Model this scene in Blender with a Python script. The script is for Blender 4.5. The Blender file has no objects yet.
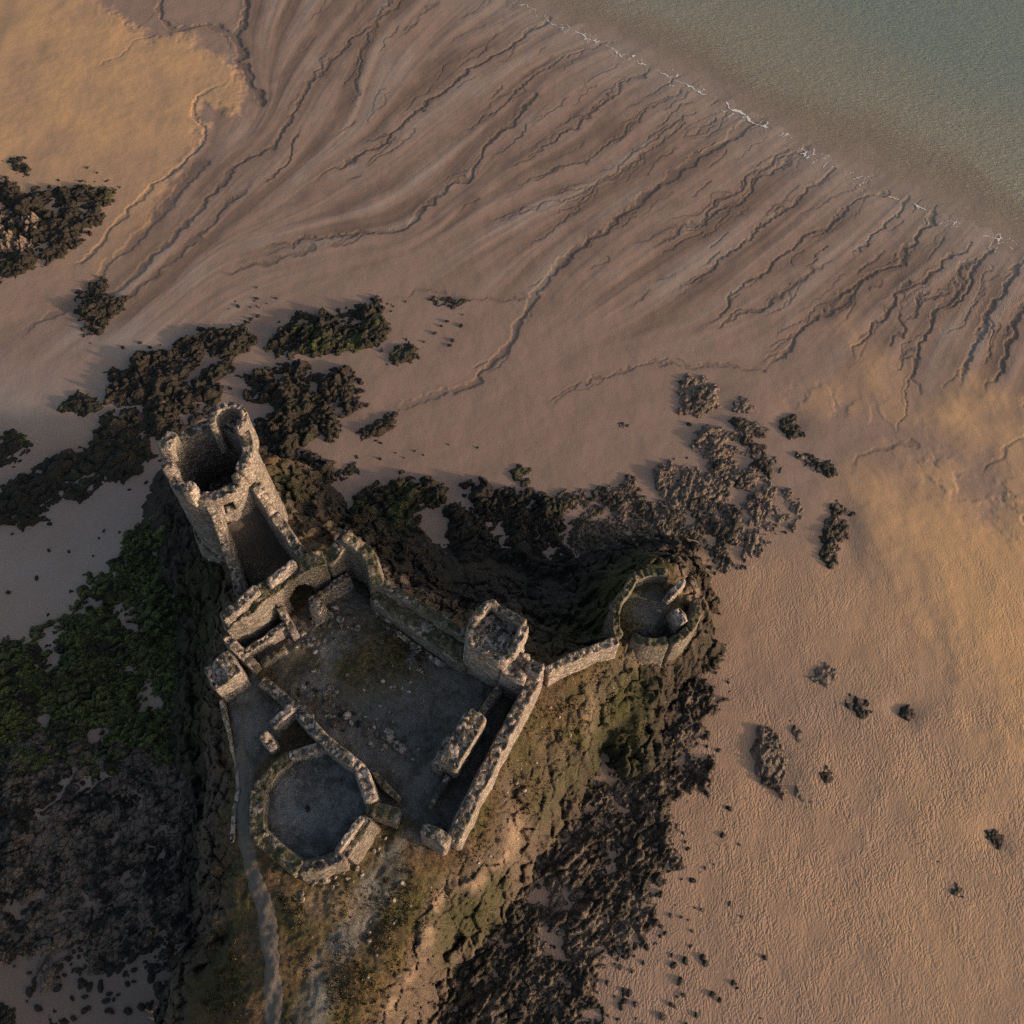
import bpy, math, random
import numpy as np
random.seed(7); rng = np.random.default_rng(11)
sc = bpy.context.scene
C = sc.collection

# ------------------------------------------------------------------ survey
# camera: 80 m above the sand, tilted; at() turns a sighting into a ground point at height z
F, U0, V0, CH = 850.0, 450.0, 512.0, 80.0
TH = math.atan(418 / F); CT, ST = math.cos(TH), math.sin(TH)
def at(u, v, z=0.3):
    cx = (u - U0) / F; cy = -(v - V0) / F
    t = (z - CH) / (cy * ST - CT)
    return np.array([cx * t, (cy * CT + ST) * t, z])
def xy(lst, z=0.3): return np.array([at(u, v, z)[:2] for u, v in lst])

# ------------------------------------------------------------------ noise
_P = np.random.default_rng(5).permutation(4096).astype(np.int64)
_G = np.stack([np.cos(np.linspace(0, 2*np.pi, 256, endpoint=False)), np.sin(np.linspace(0, 2*np.pi, 256, endpoint=False))], 1)
def hsh(i, j, s=0): return _P[(_P[(_P[(i + s*131) & 4095] + j) & 4095] + s*17) & 4095]
def hrand(i, j, s=0): return hsh(i, j, s) / 4095.0
def pn(x, y, s=0):
    xi = np.floor(x).astype(np.int64); yi = np.floor(y).astype(np.int64); fx = x - xi; fy = y - yi
    ux = fx*fx*fx*(fx*(fx*6-15)+10); uy = fy*fy*fy*(fy*(fy*6-15)+10)
    def g(a, b):
        gr = _G[hsh(xi+a, yi+b, s) & 255]
        return gr[..., 0]*(fx-a) + gr[..., 1]*(fy-b)
    n0 = g(0,0)*(1-ux) + g(1,0)*ux; n1 = g(0,1)*(1-ux) + g(1,1)*ux
    return (n0*(1-uy) + n1*uy) * 1.5
def fbm(x, y, o=4, s=0, gain=.5):
    a = 1; r = 0; f = 1
    for k in range(o):
        r = r + a*pn(x*f+k*7.3, y*f-k*3.1, s+k); a *= gain; f *= 2.03
    return r
def ridged(x, y, o=4, s=0):
    a = .5; r = 0; f = 1
    for k in range(o):
        r = r + a*(1-np.abs(pn(x*f+k*5.1, y*f+k*9.2, s+k))*1.6); a *= .5; f *= 2.1
    return r
def worley(x, y, s=0):
    xi = np.floor(x).astype(np.int64); yi = np.floor(y).astype(np.int64)
    f1 = np.full(x.shape, 9.); f2 = np.full(x.shape, 9.); ci = np.zeros(x.shape); dx1 = np.zeros(x.shape); dy1 = np.zeros(x.shape)
    for a in (-1, 0, 1):
        for b in (-1, 0, 1):
            px = xi+a+hrand(xi+a, yi+b, s); py = yi+b+hrand(xi+a, yi+b, s+1)
            d = np.hypot(px-x, py-y); m = d < f1
            f2 = np.where(m, f1, np.minimum(f2, d)); f1 = np.where(m, d, f1)
            ci = np.where(m, hrand(xi+a, yi+b, s+2), ci); dx1 = np.where(m, x-px, dx1); dy1 = np.where(m, y-py, dy1)
    return f1, f2, ci, dx1, dy1
def sstep(a, b, x):
    t = np.clip((x-a)/(b-a), 0, 1); return t*t*(3-2*t)
def segdist(X, Y, P, closed=False):
    d = np.full(X.shape, 1e9); n = len(P)
    for i in range(n if closed else n-1):
        a = P[i]; b = P[(i+1) % n]; ab = b-a
        t = np.clip(((X-a[0])*ab[0]+(Y-a[1])*ab[1])/max(ab@ab, 1e-9), 0, 1)
        d = np.minimum(d, np.hypot(X-a[0]-t*ab[0], Y-a[1]-t*ab[1]))
    return d
def inside(X, Y, P):
    r = np.zeros(X.shape, bool); n = len(P)
    for i in range(n):
        x1, y1 = P[i]; x2, y2 = P[(i+1) % n]
        if y1 == y2: continue
        r ^= ((y1 > Y) != (y2 > Y)) & (X < (x2-x1)*(Y-y1)/(y2-y1)+x1)
    return r
def sdist(X, Y, P):            # positive inside
    return np.where(inside(X, Y, P), 1, -1)*segdist(X, Y, P, True)
def bilerp(G, x0, y0, st, X, Y):
    fx = np.clip((X-x0)/st, 0, G.shape[1]-1.001); fy = np.clip((Y-y0)/st, 0, G.shape[0]-1.001)
    i = fx.astype(int); j = fy.astype(int); a = fx-i; b = fy-j
    return (G[j,i]*(1-a)+G[j,i+1]*a)*(1-b) + (G[j+1,i]*(1-a)+G[j+1,i+1]*a)*b

# ------------------------------------------------------------------ object helpers
def link(name, me, parent=None, loc=None):
    o = bpy.data.objects.new(name, me); C.objects.link(o)
    if parent is not None: o.parent = parent
    if loc is not None: o.location = loc
    return o
def tag(o, label=None, cat=None, group=None, kind=None):
    if label: o['label'] = label
    if cat: o['category'] = cat
    if group: o['group'] = group
    if kind: o['kind'] = kind
    return o
def empty(name, loc, label, cat, group=None):
    return tag(link(name, None, None, loc), label, cat, group)
def mesh_np(name, V, Q, mat=None, attrs=None, smooth=True):
    me = bpy.data.meshes.new(name); V = np.asarray(V, np.float32); Q = np.asarray(Q, np.int32)
    me.vertices.add(len(V)); me.vertices.foreach_set('co', V.ravel())
    k = Q.shape[1]
    me.loops.add(Q.size); me.loops.foreach_set('vertex_index', Q.ravel())
    me.polygons.add(len(Q)); me.polygons.foreach_set('loop_start', np.arange(0, Q.size, k, dtype=np.int32))
    me.polygons.foreach_set('loop_total', np.full(len(Q), k, np.int32))
    if smooth: me.polygons.foreach_set('use_smooth', np.ones(len(Q), bool))
    for n, a in (attrs or {}).items():
        at_ = me.attributes.new(n, 'FLOAT', 'POINT'); at_.data.foreach_set('value', np.asarray(a, np.float32).ravel())
    me.update(calc_edges=True); me.validate()
    if mat: me.materials.append(mat)
    return me
def grid_mesh(name, X, Y, Z, mat, attrs=None, keep=None, origin=(0,0,0)):
    ny, nx = X.shape; idx = np.arange(nx*ny).reshape(ny, nx)
    Q = np.stack([idx[:-1,:-1], idx[:-1,1:], idx[1:,1:], idx[1:,:-1]], -1)
    Q = (Q[keep] if keep is not None else Q.reshape(-1, 4)).reshape(-1, 4)
    V = np.stack([X, Y, Z], -1).reshape(-1, 3)-np.array(origin)
    used = np.zeros(len(V), bool); used[Q.ravel()] = True
    remap = np.cumsum(used)-1
    at2 = {k: np.asarray(a).ravel()[used] for k, a in (attrs or {}).items()}
    return mesh_np(name, V[used], remap[Q], mat, at2)

# ------------------------------------------------------------------ materials
class NT:
    def __init__(s, name):
        s.m = bpy.data.materials.new(name); s.m.use_nodes = True; s.t = s.m.node_tree; s.t.nodes.clear()
        s.out = s.n('ShaderNodeOutputMaterial'); s.b = s.n('ShaderNodeBsdfPrincipled'); s.l(s.b.outputs[0], s.out.inputs[0])
        s.b.inputs['Specular IOR Level'].default_value = .3
    def n(s, t, **k):
        x = s.t.nodes.new(t)
        for a, b in k.items(): setattr(x, a, b)
        return x
    def l(s, a, b): s.t.links.new(a, b)
    def put(s, i, v):
        if isinstance(v, (int, float)): i.default_value = v
        elif isinstance(v, (tuple, list)): i.default_value = (*v, 1) if len(v) == 3 and i.type == 'RGBA' else v
        else: s.l(v, i)
    def attr(s, name): return s.n('ShaderNodeAttribute', attribute_name=name).outputs['Fac']
    def math(s, op, a, b=0.0, clamp=False):
        x = s.n('ShaderNodeMath', operation=op, use_clamp=clamp); s.put(x.inputs[0], a); s.put(x.inputs[1], b); return x.outputs[0]
    def mix(s, f, a, b):
        x = s.n('ShaderNodeMix', data_type='RGBA', clamp_factor=True); s.put(x.inputs[0], f); s.put(x.inputs[6], a); s.put(x.inputs[7], b); return x.outputs[2]
    def ramp(s, v, a, b, lo=0., hi=1.):
        x = s.n('ShaderNodeMapRange', interpolation_type='SMOOTHSTEP'); s.put(x.inputs[0], v)
        for k, q in zip((1,2,3,4), (a,b,lo,hi)): x.inputs[k].default_value = q
        return x.outputs[0]
    def pos(s): return s.n('ShaderNodeNewGeometry').outputs['Position']
    def obj(s): return s.n('ShaderNodeTexCoord').outputs['Object']
    def scale(s, v, sx, sy, sz, rz=0.):
        x = s.n('ShaderNodeMapping'); s.l(v, x.inputs[0]); x.inputs['Scale'].default_value = (sx, sy, sz); x.inputs['Rotation'].default_value = (0,0,rz); return x.outputs[0]
    def noise(s, v, sc_, det=4., rough=.55, dist=0.):
        x = s.n('ShaderNodeTexNoise'); s.l(v, x.inputs['Vector']); x.inputs['Scale'].default_value = sc_
        x.inputs['Detail'].default_value = det; x.inputs['Roughness'].default_value = rough; x.inputs['Distortion'].default_value = dist; return x.outputs['Fac']
    def voro(s, v, sc_, feat='F1', rnd=1.):
        x = s.n('ShaderNodeTexVoronoi', feature=feat); s.l(v, x.inputs['Vector']); x.inputs['Scale'].default_value = sc_; x.inputs['Randomness'].default_value = rnd; return x
    def bump(s, h, st, d, prev=None):
        x = s.n('ShaderNodeBump'); s.l(h, x.inputs['Height']); x.inputs['Strength'].default_value = st; x.inputs['Distance'].default_value = d
        if prev is not None: s.l(prev, x.inputs['Normal'])
        return x.outputs[0]
    def nz(s):
        x = s.n('ShaderNodeSeparateXYZ'); s.l(s.n('ShaderNodeNewGeometry').outputs['Normal'], x.inputs[0]); return x.outputs[2]
    def done(s, col, rough=.9, nor=None):
        s.put(s.b.inputs['Base Color'], col); s.put(s.b.inputs['Roughness'], rough)
        if nor is not None: s.l(nor, s.b.inputs['Normal'])
        return s.m

def mat_sand():
    t = NT('sand'); p = t.pos()
    dry, wet_shade, lic = t.attr('dry'), t.attr('wet_shade'), t.attr('streak')
    g = t.noise(p, 9, 3, .7); gl = t.noise(p, .25, 4, .6); fine = t.noise(p, 40, 2, .8)
    tone = t.attr('tone')
    c = t.mix(lic, (.170,.112,.092), (.285,.200,.168))
    c = t.mix(t.math('MULTIPLY', gl, .5), c, (.255,.168,.130))
    c = t.mix(wet_shade, c, (.128,.088,.072))
    c = t.mix(tone, c, (.265,.222,.198))
    c = t.mix(dry, c, (.46,.275,.142))
    c = t.mix(t.ramp(g, .35, .7, 0, .2), c, (.12,.08,.055))
    c = t.mix(t.ramp(fine, .5, .8, 0, .22), c, (.5,.36,.24))
    rip = t.attr('ripple')
    wp = t.scale(p, 1, 1, 1, math.radians(40))
    na = t.n('ShaderNodeTexNoise'); t.l(t.scale(p, 1.9, .62, 1, math.radians(-48)), na.inputs['Vector']); na.inputs['Scale'].default_value = 1.35; na.inputs['Detail'].default_value = 1.6; na.inputs['Roughness'].default_value = .45; na.inputs['Distortion'].default_value = .9
    ridge = t.math('SUBTRACT', 1.0, t.math('MULTIPLY', t.math('ABSOLUTE', t.math('SUBTRACT', na.outputs['Fac'], .5)), 5.0), True)
    w = t.n('ShaderNodeTexWave', wave_type='BANDS', bands_direction='X', wave_profile='SIN')
    t.l(wp, w.inputs['Vector'])
    w.inputs['Scale'].default_value = 1.05; w.inputs['Distortion'].default_value = 16; w.inputs['Detail'].default_value = 3; w.inputs['Detail Scale'].default_value = .75; w.inputs['Detail Roughness'].default_value = .65
    rm = t.math('ADD', t.math('MULTIPLY', ridge, .75), t.math('MULTIPLY', w.outputs['Fac'], .35))
    rm = t.math('MULTIPLY', rm, t.math('MULTIPLY', rip, t.ramp(t.noise(p, .35, 4), .32, .62, .25, 1)))
    nb = t.bump(rm, .8, .07)
    nb = t.bump(t.noise(p, 4.0, 5, .7), .35, .06, nb)
    ro = t.math('SUBTRACT', .93, t.math('MULTIPLY', t.math('MULTIPLY', wet_shade, lic), .45))
    return t.done(c, ro, nb)

def mat_headland():
    t = NT('headland'); p = t.pos()
    gr, gv, bare, rock, moss, dark = [t.attr(k) for k in ('grass','gravel','bare','rock','moss','dark')]
    n1 = t.noise(p, .6, 6, .65); n2 = t.noise(p, 2.5, 6, .7); n3 = t.noise(p, 9, 4, .75)
    c = t.mix(t.ramp(n2, .3, .7), (.026,.018,.012), (.135,.085,.048))
    c = t.mix(t.ramp(n1, .45, .62, 0, .6), c, (.115,.060,.026))
    gcol = t.mix(t.ramp(n2, .35, .65), (.022,.022,.009), (.100,.080,.026))
    c = t.mix(t.math('MULTIPLY', gr, t.ramp(n1, .3, .6, .45, 1)), c, gcol)
    rv = t.voro(t.scale(p, 1, 1, 1.7), 1.3)
    rcol = t.mix(t.noise(p, 1.8, 6, .75), (.025,.020,.017), (.17,.122,.09))
    c = t.mix(rock, c, rcol)
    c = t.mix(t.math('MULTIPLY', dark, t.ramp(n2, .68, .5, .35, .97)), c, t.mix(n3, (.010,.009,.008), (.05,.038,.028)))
    c = t.mix(t.math('MULTIPLY', moss, t.ramp(n2, .3, .55, .5, 1)), c, t.mix(n3, (.010,.014,.004), (.060,.062,.014)))
    gvc = t.mix(t.ramp(n3, .3, .7), (.095,.092,.090), (.235,.222,.21))
    gvc = t.mix(t.ramp(t.noise(p, .45, 6, .72), .44, .62, 0, .75), gvc, (.045,.040,.033))
    c = t.mix(gv, c, gvc)
    c = t.mix(t.math('MULTIPLY', bare, t.ramp(n2, .3, .6, .35, 1)), c, t.mix(n3, (.16,.105,.07), (.40,.285,.20)))
    # small stones showing through
    st = t.voro(p, 2.3); m = t.ramp(st.outputs['Distance'], .16, .10)
    m = t.math('MULTIPLY', m, t.ramp(t.noise(p, .55, 3), .52, .6)); m = t.math('MULTIPLY', m, .7)
    c = t.mix(m, c, t.mix(n3, (.2,.17,.14), (.42,.36,.3)))
    nb = t.bump(n2, .8, .3); nb = t.bump(n3, .8, .12, nb); nb = t.bump(m, .6, .1, nb)
    return t.done(c, .95, nb)

def mat_stone(name, moss=.2, pale=1., lichen=.3, dark=.6):
    t = NT(name); p = t.pos(); q = t.scale(p, 1, 1, 1.5)
    v = t.voro(q, 3.4, rnd=.9); e = t.voro(q, 3.4, 'DISTANCE_TO_EDGE', .9)
    sepc = t.n('ShaderNodeSeparateColor'); t.l(v.outputs['Color'], sepc.inputs[0])
    r1, r2 = sepc.outputs[0], sepc.outputs[1]
    n2 = t.noise(p, 1.1, 6, .7); n3 = t.noise(p, 8, 5, .75); n4 = t.noise(p, .45, 4, .6); up = t.ramp(t.nz(), .4, .8)
    c = t.mix(t.ramp(r1, .1, .9), tuple(a*pale for a in (.135,.113,.100)), tuple(a*pale for a in (.335,.280,.245)))
    c = t.mix(t.ramp(n2, .40, .66, 0, .6), c, (.12,.097,.08))
    c = t.mix(t.ramp(n3, .55, .75, 0, .45), c, (.42,.345,.27))
    mort = t.ramp(e.outputs['Distance'], .015, .08, 1, 0)
    c = t.mix(t.math('MULTIPLY', mort, .7), c, (.055,.046,.038))
    # weathered crest: black crust in the hollows, pale broken stones with warm sun glints painted in, lichen, moss
    cr = t.math('ADD', t.math('MULTIPLY', r2, .55), t.math('MULTIPLY', n2, .75))
    c = t.mix(t.math('MULTIPLY', up, t.ramp(cr, .45+.28*dark, .53+.28*dark, .93, .0)), c, t.mix(n3, (.022,.020,.017), (.085,.075,.06)))
    pk = t.math('MULTIPLY', up, t.ramp(t.math('SUBTRACT', r1, t.math('MULTIPLY', n4, .25)), .58, .66)); pk = t.math('MULTIPLY', pk, .75)
    c = t.mix(pk, c, t.mix(n3, (.20,.150,.120), (.62,.48,.39)))
    li = t.math('MULTIPLY', t.ramp(t.noise(p, .8, 4, .6), .55, .66), t.math('MULTIPLY', up, lichen))
    c = t.mix(li, c, t.mix(n3, (.12,.08,.02), (.36,.22,.06)))
    mo = t.math('MULTIPLY', t.ramp(t.noise(p, .55, 5, .65), .5-.25*moss, .66-.2*moss), t.math('MULTIPLY', t.math('ADD', t.math('MULTIPLY', up, .75), .25), min(.85, moss*1.3)))
    mo = t.math('MULTIPLY', mo, t.ramp(n3, .3, .6, .5, 1))
    c = t.mix(mo, c, t.mix(n3, (.020,.021,.009), (.085,.078,.026)))
    nb = t.bump(e.outputs['Distance'], .8, .14); nb = t.bump(r2, .6, .10, nb); nb = t.bump(n3, .7, .08, nb)
    return t.done(c, .93, nb)

def mat_rock(name, weed, green, tan, brown=.5, lush=1.):
    t = NT(name); p = t.pos(); n1 = t.noise(p, .5, 5, .65); n2 = t.noise(p, 2.2, 6, .7); n3 = t.noise(p, 8, 5, .75); nz = t.nz()
    c = t.mix(n2, tuple(tan*a for a in (.11,.080,.064)), tuple(tan*a for a in (.35,.255,.200)))
    c = t.mix(t.ramp(n3, .45, .7, 0, .6), c, tuple(tan*a for a in (.12,.085,.065)))
    ev = t.voro(t.scale(p, 1.5, .8, 1, .7), 1.0, 'DISTANCE_TO_EDGE'); cre = t.ramp(ev.outputs['Distance'], .0, .09, .8, 0)
    c = t.mix(t.math('MULTIPLY', cre, t.ramp(n2, .4, .55, .3, 1)), c, (.018,.014,.011))
    w = t.math('ADD', t.math('MULTIPLY', n1, .6), t.math('MULTIPLY', n2, .4)); k = .72-.5*weed
    wm = t.ramp(w, k-.05, k+.06)
    dk = t.mix(n3, (.009,.008,.007), (.042*brown+.012,.030*brown+.012,.020*brown+.01))
    c = t.mix(wm, c, dk)
    g = t.ramp(t.noise(p, .33, 5, .7), .68-.38*green, .80-.38*green)
    g = t.math('MULTIPLY', g, t.ramp(n3, .35, .62)); g = t.math('MULTIPLY', g, t.ramp(nz, .2, .7))
    c = t.mix(g, c, t.mix(t.ramp(n2, .35, .65), (.018,.026,.008), (.105*lush,.122*lush,.030*lush)))
    nb = t.bump(n2, .9, .3); nb = t.bump(n3, 1., .14, nb); nb = t.bump(t.ramp(ev.outputs['Distance'], 0, .12), .6, .15, nb)
    return t.done(c, t.ramp(n3, .3, .7, .6, .95), nb)

def mat_simple(name, a, b, sc_=6, bump=.5, rough=.95):
    t = NT(name); p = t.pos(); n = t.noise(p, sc_, 5, .7)
    return t.done(t.mix(n, a, b), rough, t.bump(n, bump, .1))
def mat_water():
    t = NT('sea_water'); p = t.pos(); d = t.attr('depth')
    n1 = t.noise(t.scale(p, 1, 1, 1, .6), .05, 6, .65); dd = t.math('ADD', d, t.math('MULTIPLY', t.math('SUBTRACT', n1, .5), .7))
    c = t.mix(t.ramp(dd, .02, .50), (.29,.225,.172), (.215,.200,.160))
    c = t.mix(t.ramp(dd, .40, 1.15), c, (.160,.192,.170))
    t.put(t.b.inputs['Alpha'], t.ramp(dd, -.08, .42, .06, .95))
    t.b.inputs['IOR'].default_value = 1.33; t.b.inputs['Specular IOR Level'].default_value = .5
    w = t.noise(t.scale(p, 1, 2.6, 1, .25), 1.1, 5, .65, .4)
    w2 = t.noise(t.scale(p, 1, 1.6, 1, -.3), .28, 3, .6)
    nb = t.bump(w, 1., .28); nb = t.bump(w2, .6, .3, nb)
    return t.done(c, .14, nb)

M = dict(sand=mat_sand(), head=mat_headland(), stone=mat_stone('castle_stone', .15, 1., .35, .75), stone_moss=mat_stone('mossy_stone', .75, .85, .3, .6),
         stone_dim=mat_stone('dim_stone', .35, .62, .2, .6), stone_green=mat_stone('green_stone', 1.15, .7, .25, .4), stone_pale=mat_stone('pale_stone', .08, 1.35, .2, .35),
         weed=mat_rock('weed_rock', .72, .30, .75, .9), green=mat_rock('green_weed_rock', .80, .50, .6), lush=mat_rock('lush_weed_rock', .80, .82, .6, .5, 1.9), grey=mat_rock('grey_weed_rock', .44, .14, .75, .2),
         tan=mat_rock('tan_rock', .30, .10, .85), brown=mat_rock('brown_rock', .50, .12, .8, 1.2), mixed=mat_rock('mixed_rock', .58, .25, .8, .8), black=mat_rock('black_rock', .86, .2, .6, .5),
         earth=mat_simple('dark_earth', (.030,.025,.021), (.080,.066,.054), 3), path=mat_simple('path_gravel', (.065,.054,.045), (.140,.116,.097), 5), water=mat_water(), foam=mat_simple('foam', (.45,.42,.4), (.75,.73,.7), 12, .3, .6),
         grass=mat_simple('dry_grass', (.05,.042,.016), (.22,.165,.07), .9, .1), weedleaf=mat_simple('seaweed_leaf', (.010,.014,.005), (.085,.105,.024), .8, .1, .7))

# ------------------------------------------------------------------ sand
shore = xy([(120,-300),(400,-70),(505,-2),(540,14),(600,44),(650,68),(720,100),(760,124),(800,148),(838,168),(890,195),(950,218),(1010,245),(1100,290),(1400,420)], 0)
sea_poly = np.vstack([shore, [[400,60],[400,500],[-150,500]]])
def shore_d(X, Y):          # + inland
    return -sdist(X, Y, sea_poly)
_gx = np.arange(-90, 110, 1.); _gy = np.arange(-40, 150, 1.); _GX, _GY = np.meshgrid(_gx, _gy)
_SD = shore_d(_GX, _GY)
def sand_base(X, Y):
    d = bilerp(_SD, -90, -40, 1., np.asarray(X, float), np.asarray(Y, float))
    return np.where(d > 0, 1.1*(1-np.exp(-d/60.)), np.maximum(.022*d, -1.6))

def blobs(X, Y, lst, z=0.3, pw=2.):
    r = np.zeros(X.shape)
    for u, v, rad, a in lst:
        c = at(u, v, z); rx, ry = (rad if isinstance(rad, tuple) else (rad, rad))
        r = np.maximum(r, a*np.exp(-(((X-c[0])/rx)**2+((Y-c[1])/ry)**2)**(pw/2)))
    return r

RILLS = [ # points, width m, depth m
 ([(300,195),(323,177),(351,162),(386,142),(405,121),(429,105),(456,82),(472,66),(511,47),(530,27),(552,18)],.42,.16),
 ([(240,262),(300,246),(358,236),(390,234),(417,220),(436,199),(468,179),(481,156),(495,140),(522,113),(534,97)],.5,.15),
 ([(487,234),(518,218),(550,201),(569,201),(596,187),(628,158),(663,129),(686,117)],.28,.09),
 ([(503,199),(534,179),(589,160),(628,125),(659,105),(682,90)],.28,.09),
 ([(522,160),(557,140),(581,121),(604,97),(624,86),(650,68)],.34,.12),
 ([(452,140),(475,125),(503,105),(534,74),(573,55),(612,40)],.3,.10),
 ([(350,425),(400,408),(440,398),(479,380),(510,343),(530,308),(553,273),(577,253),(608,226),(663,183),(700,156),(760,118)],.75,.16),
 ([(538,238),(565,218),(589,195),(612,179),(650,150),(690,125)],.25,.08),
 ([(351,117),(358,78),(362,50),(375,20),(390,0)],.32,.10),
 ([(265,165),(300,101),(323,74),(351,43),(378,20),(401,0),(430,-30)],.38,.12),
 ([(643,257),(675,234),(700,218),(740,185),(790,148)],.35,.11),
 ([(663,304),(694,281),(730,255),(765,225),(800,195),(835,166)],.35,.12),
 ([(660,238),(700,221),(741,202),(763,177),(795,155),(826,133)],.32,.12),
 ([(690,335),(716,316),(763,272),(795,246),(833,221),(852,202),(880,190)],.36,.13),
 ([(826,310),(839,297),(858,284),(877,269),(902,259),(918,234),(940,213)],.45,.17),
 ([(880,310),(896,297),(918,284),(937,269),(959,250)],.36,.14),
 ([(940,312),(956,297),(972,278),(991,250)],.42,.17),
 ([(850,260),(871,237),(890,218),(909,196)],.34,.14),
 ([(763,376),(785,347),(804,325),(839,306),(860,286)],.4,.13),
 ([(849,363),(852,347),(867,332),(886,306),(905,285)],.4,.14),
 ([(915,407),(910,379),(921,341),(934,319),(950,290),(975,262)],.45,.15),
 ([(953,392),(965,373),(972,347),(988,319),(1003,288),(1020,262)],.45,.17),
 ([(981,398),(997,376),(1007,347),(1016,319),(1033,288)],.45,.17),
 ([(1012,414),(1024,395),(1040,350),(1060,310)],.45,.15),
 ([(700,332),(732,319),(763,309),(790,290),(815,270)],.3,.09),
 ([(540,402),(560,395),(594,381),(622,370),(663,365),(720,370),(765,373)],.3,.09),
 ([(157,-20),(158,0),(161,25),(180,32),(205,28),(234,36),(240,63),(253,88),(265,104)],.75,.20),
 ([(247,-20),(246,0),(243,25),(240,41),(243,60)],.85,.22),
 ([(234,76),(218,88),(199,104),(196,117),(205,133),(199,149),(177,174),(150,195),(120,225),(80,270)],.5,.16),
 ([(340,40),(322,66),(303,98),(284,133),(272,149),(234,171),(190,221),(152,265),(110,300)],.55,.14),
 ([(300,130),(297,142),(288,167),(269,183)],.35,.13),
 ([(0,350),(67,312),(110,270),(150,230),(205,165)],.9,.12),
 ([(218,278),(262,265),(316,250)],.4,.07),
 ([(255,180),(215,225),(175,262),(135,300)],.6,.09),
 ([(160,33),(140,45),(120,58),(105,70)],.35,.07),
 ([(390,300),(425,293),(470,300),(500,303),(535,300)],.35,.06),
 ([(845,470),(850,455),(875,450),(910,445)],.4,.07),
 ([(980,480),(1000,460),(1024,430)],.4,.08),
 ([(900,310),(905,330),(893,350)],.3,.1),([(930,290),(921,300),(915,320)],.3,.1),
]
flow_guides = [xy(p, 0) for p, w, d in RILLS if len(p) >= 4][:-6]
def flow_field(st):
    gx = np.arange(-80, 100, st); gy = np.arange(-20, 140, st); X, Y = np.meshgrid(gx, gy)
    vx = np.zeros(X.shape); vy = np.zeros(X.shape); W = np.zeros(X.shape)
    for P in flow_guides:
        for a, b in zip(P[:-1], P[1:]):
            n = max(1, int(np.hypot(*(b-a))//3)); t = b-a; t = t/np.hypot(*t)
            if t[0]+t[1] < 0: t = -t
            for k in range(n):
                c = a+(b-a)*(k+.5)/n; w = 1/(((X-c[0])**2+(Y-c[1])**2)+4)**1.6
                vx += w*t[0]; vy += w*t[1]; W += w
    w0 = .0004; vx = vx+w0*.75; vy = vy+w0*.66
    L = np.hypot(vx, vy)+1e-9
    return gx, gy, X, Y, vx/L, vy/L
def make_lic(broad=False):
    gx, gy, X, Y, fx, fy = flow_field(1.5)
    st = .16; hx = np.arange(-72, 92, st); hy = np.arange(0, 132, st); HX, HY = np.meshgrid(hx, hy)
    white = rng.random(HX.shape)
    # two scales of source noise
    src = .5*white + .8*(pn(HX*1.1, HY*1.1, 71)*.5+.5) + .8*(pn(HX*.45, HY*.45, 73)*.5+.5)
    if broad: src = pn(HX*.30, HY*.30, 171)+.7*pn(HX*.62, HY*.62, 173)+.3*pn(HX*1.3, HY*1.3, 177)
    acc = np.zeros(HX.shape); cnt = 0
    for sgn in (1, -1):
        px, py = HX.copy(), HY.copy()
        for k in range(44 if broad else 30):
            acc += bilerp(src, -72, 0, st, px, py); cnt += 1
            vx = bilerp(fx, -80, -20, 1.5, px, py); vy = bilerp(fy, -80, -20, 1.5, px, py)
            px = px+sgn*vx*(.34 if broad else .28); py = py+sgn*vy*(.34 if broad else .28)
    acc /= cnt; acc = (acc-acc.mean())/acc.std()
    return acc, st
LIC, LST = make_lic(); LIC2, _ = make_lic(True)

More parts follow.
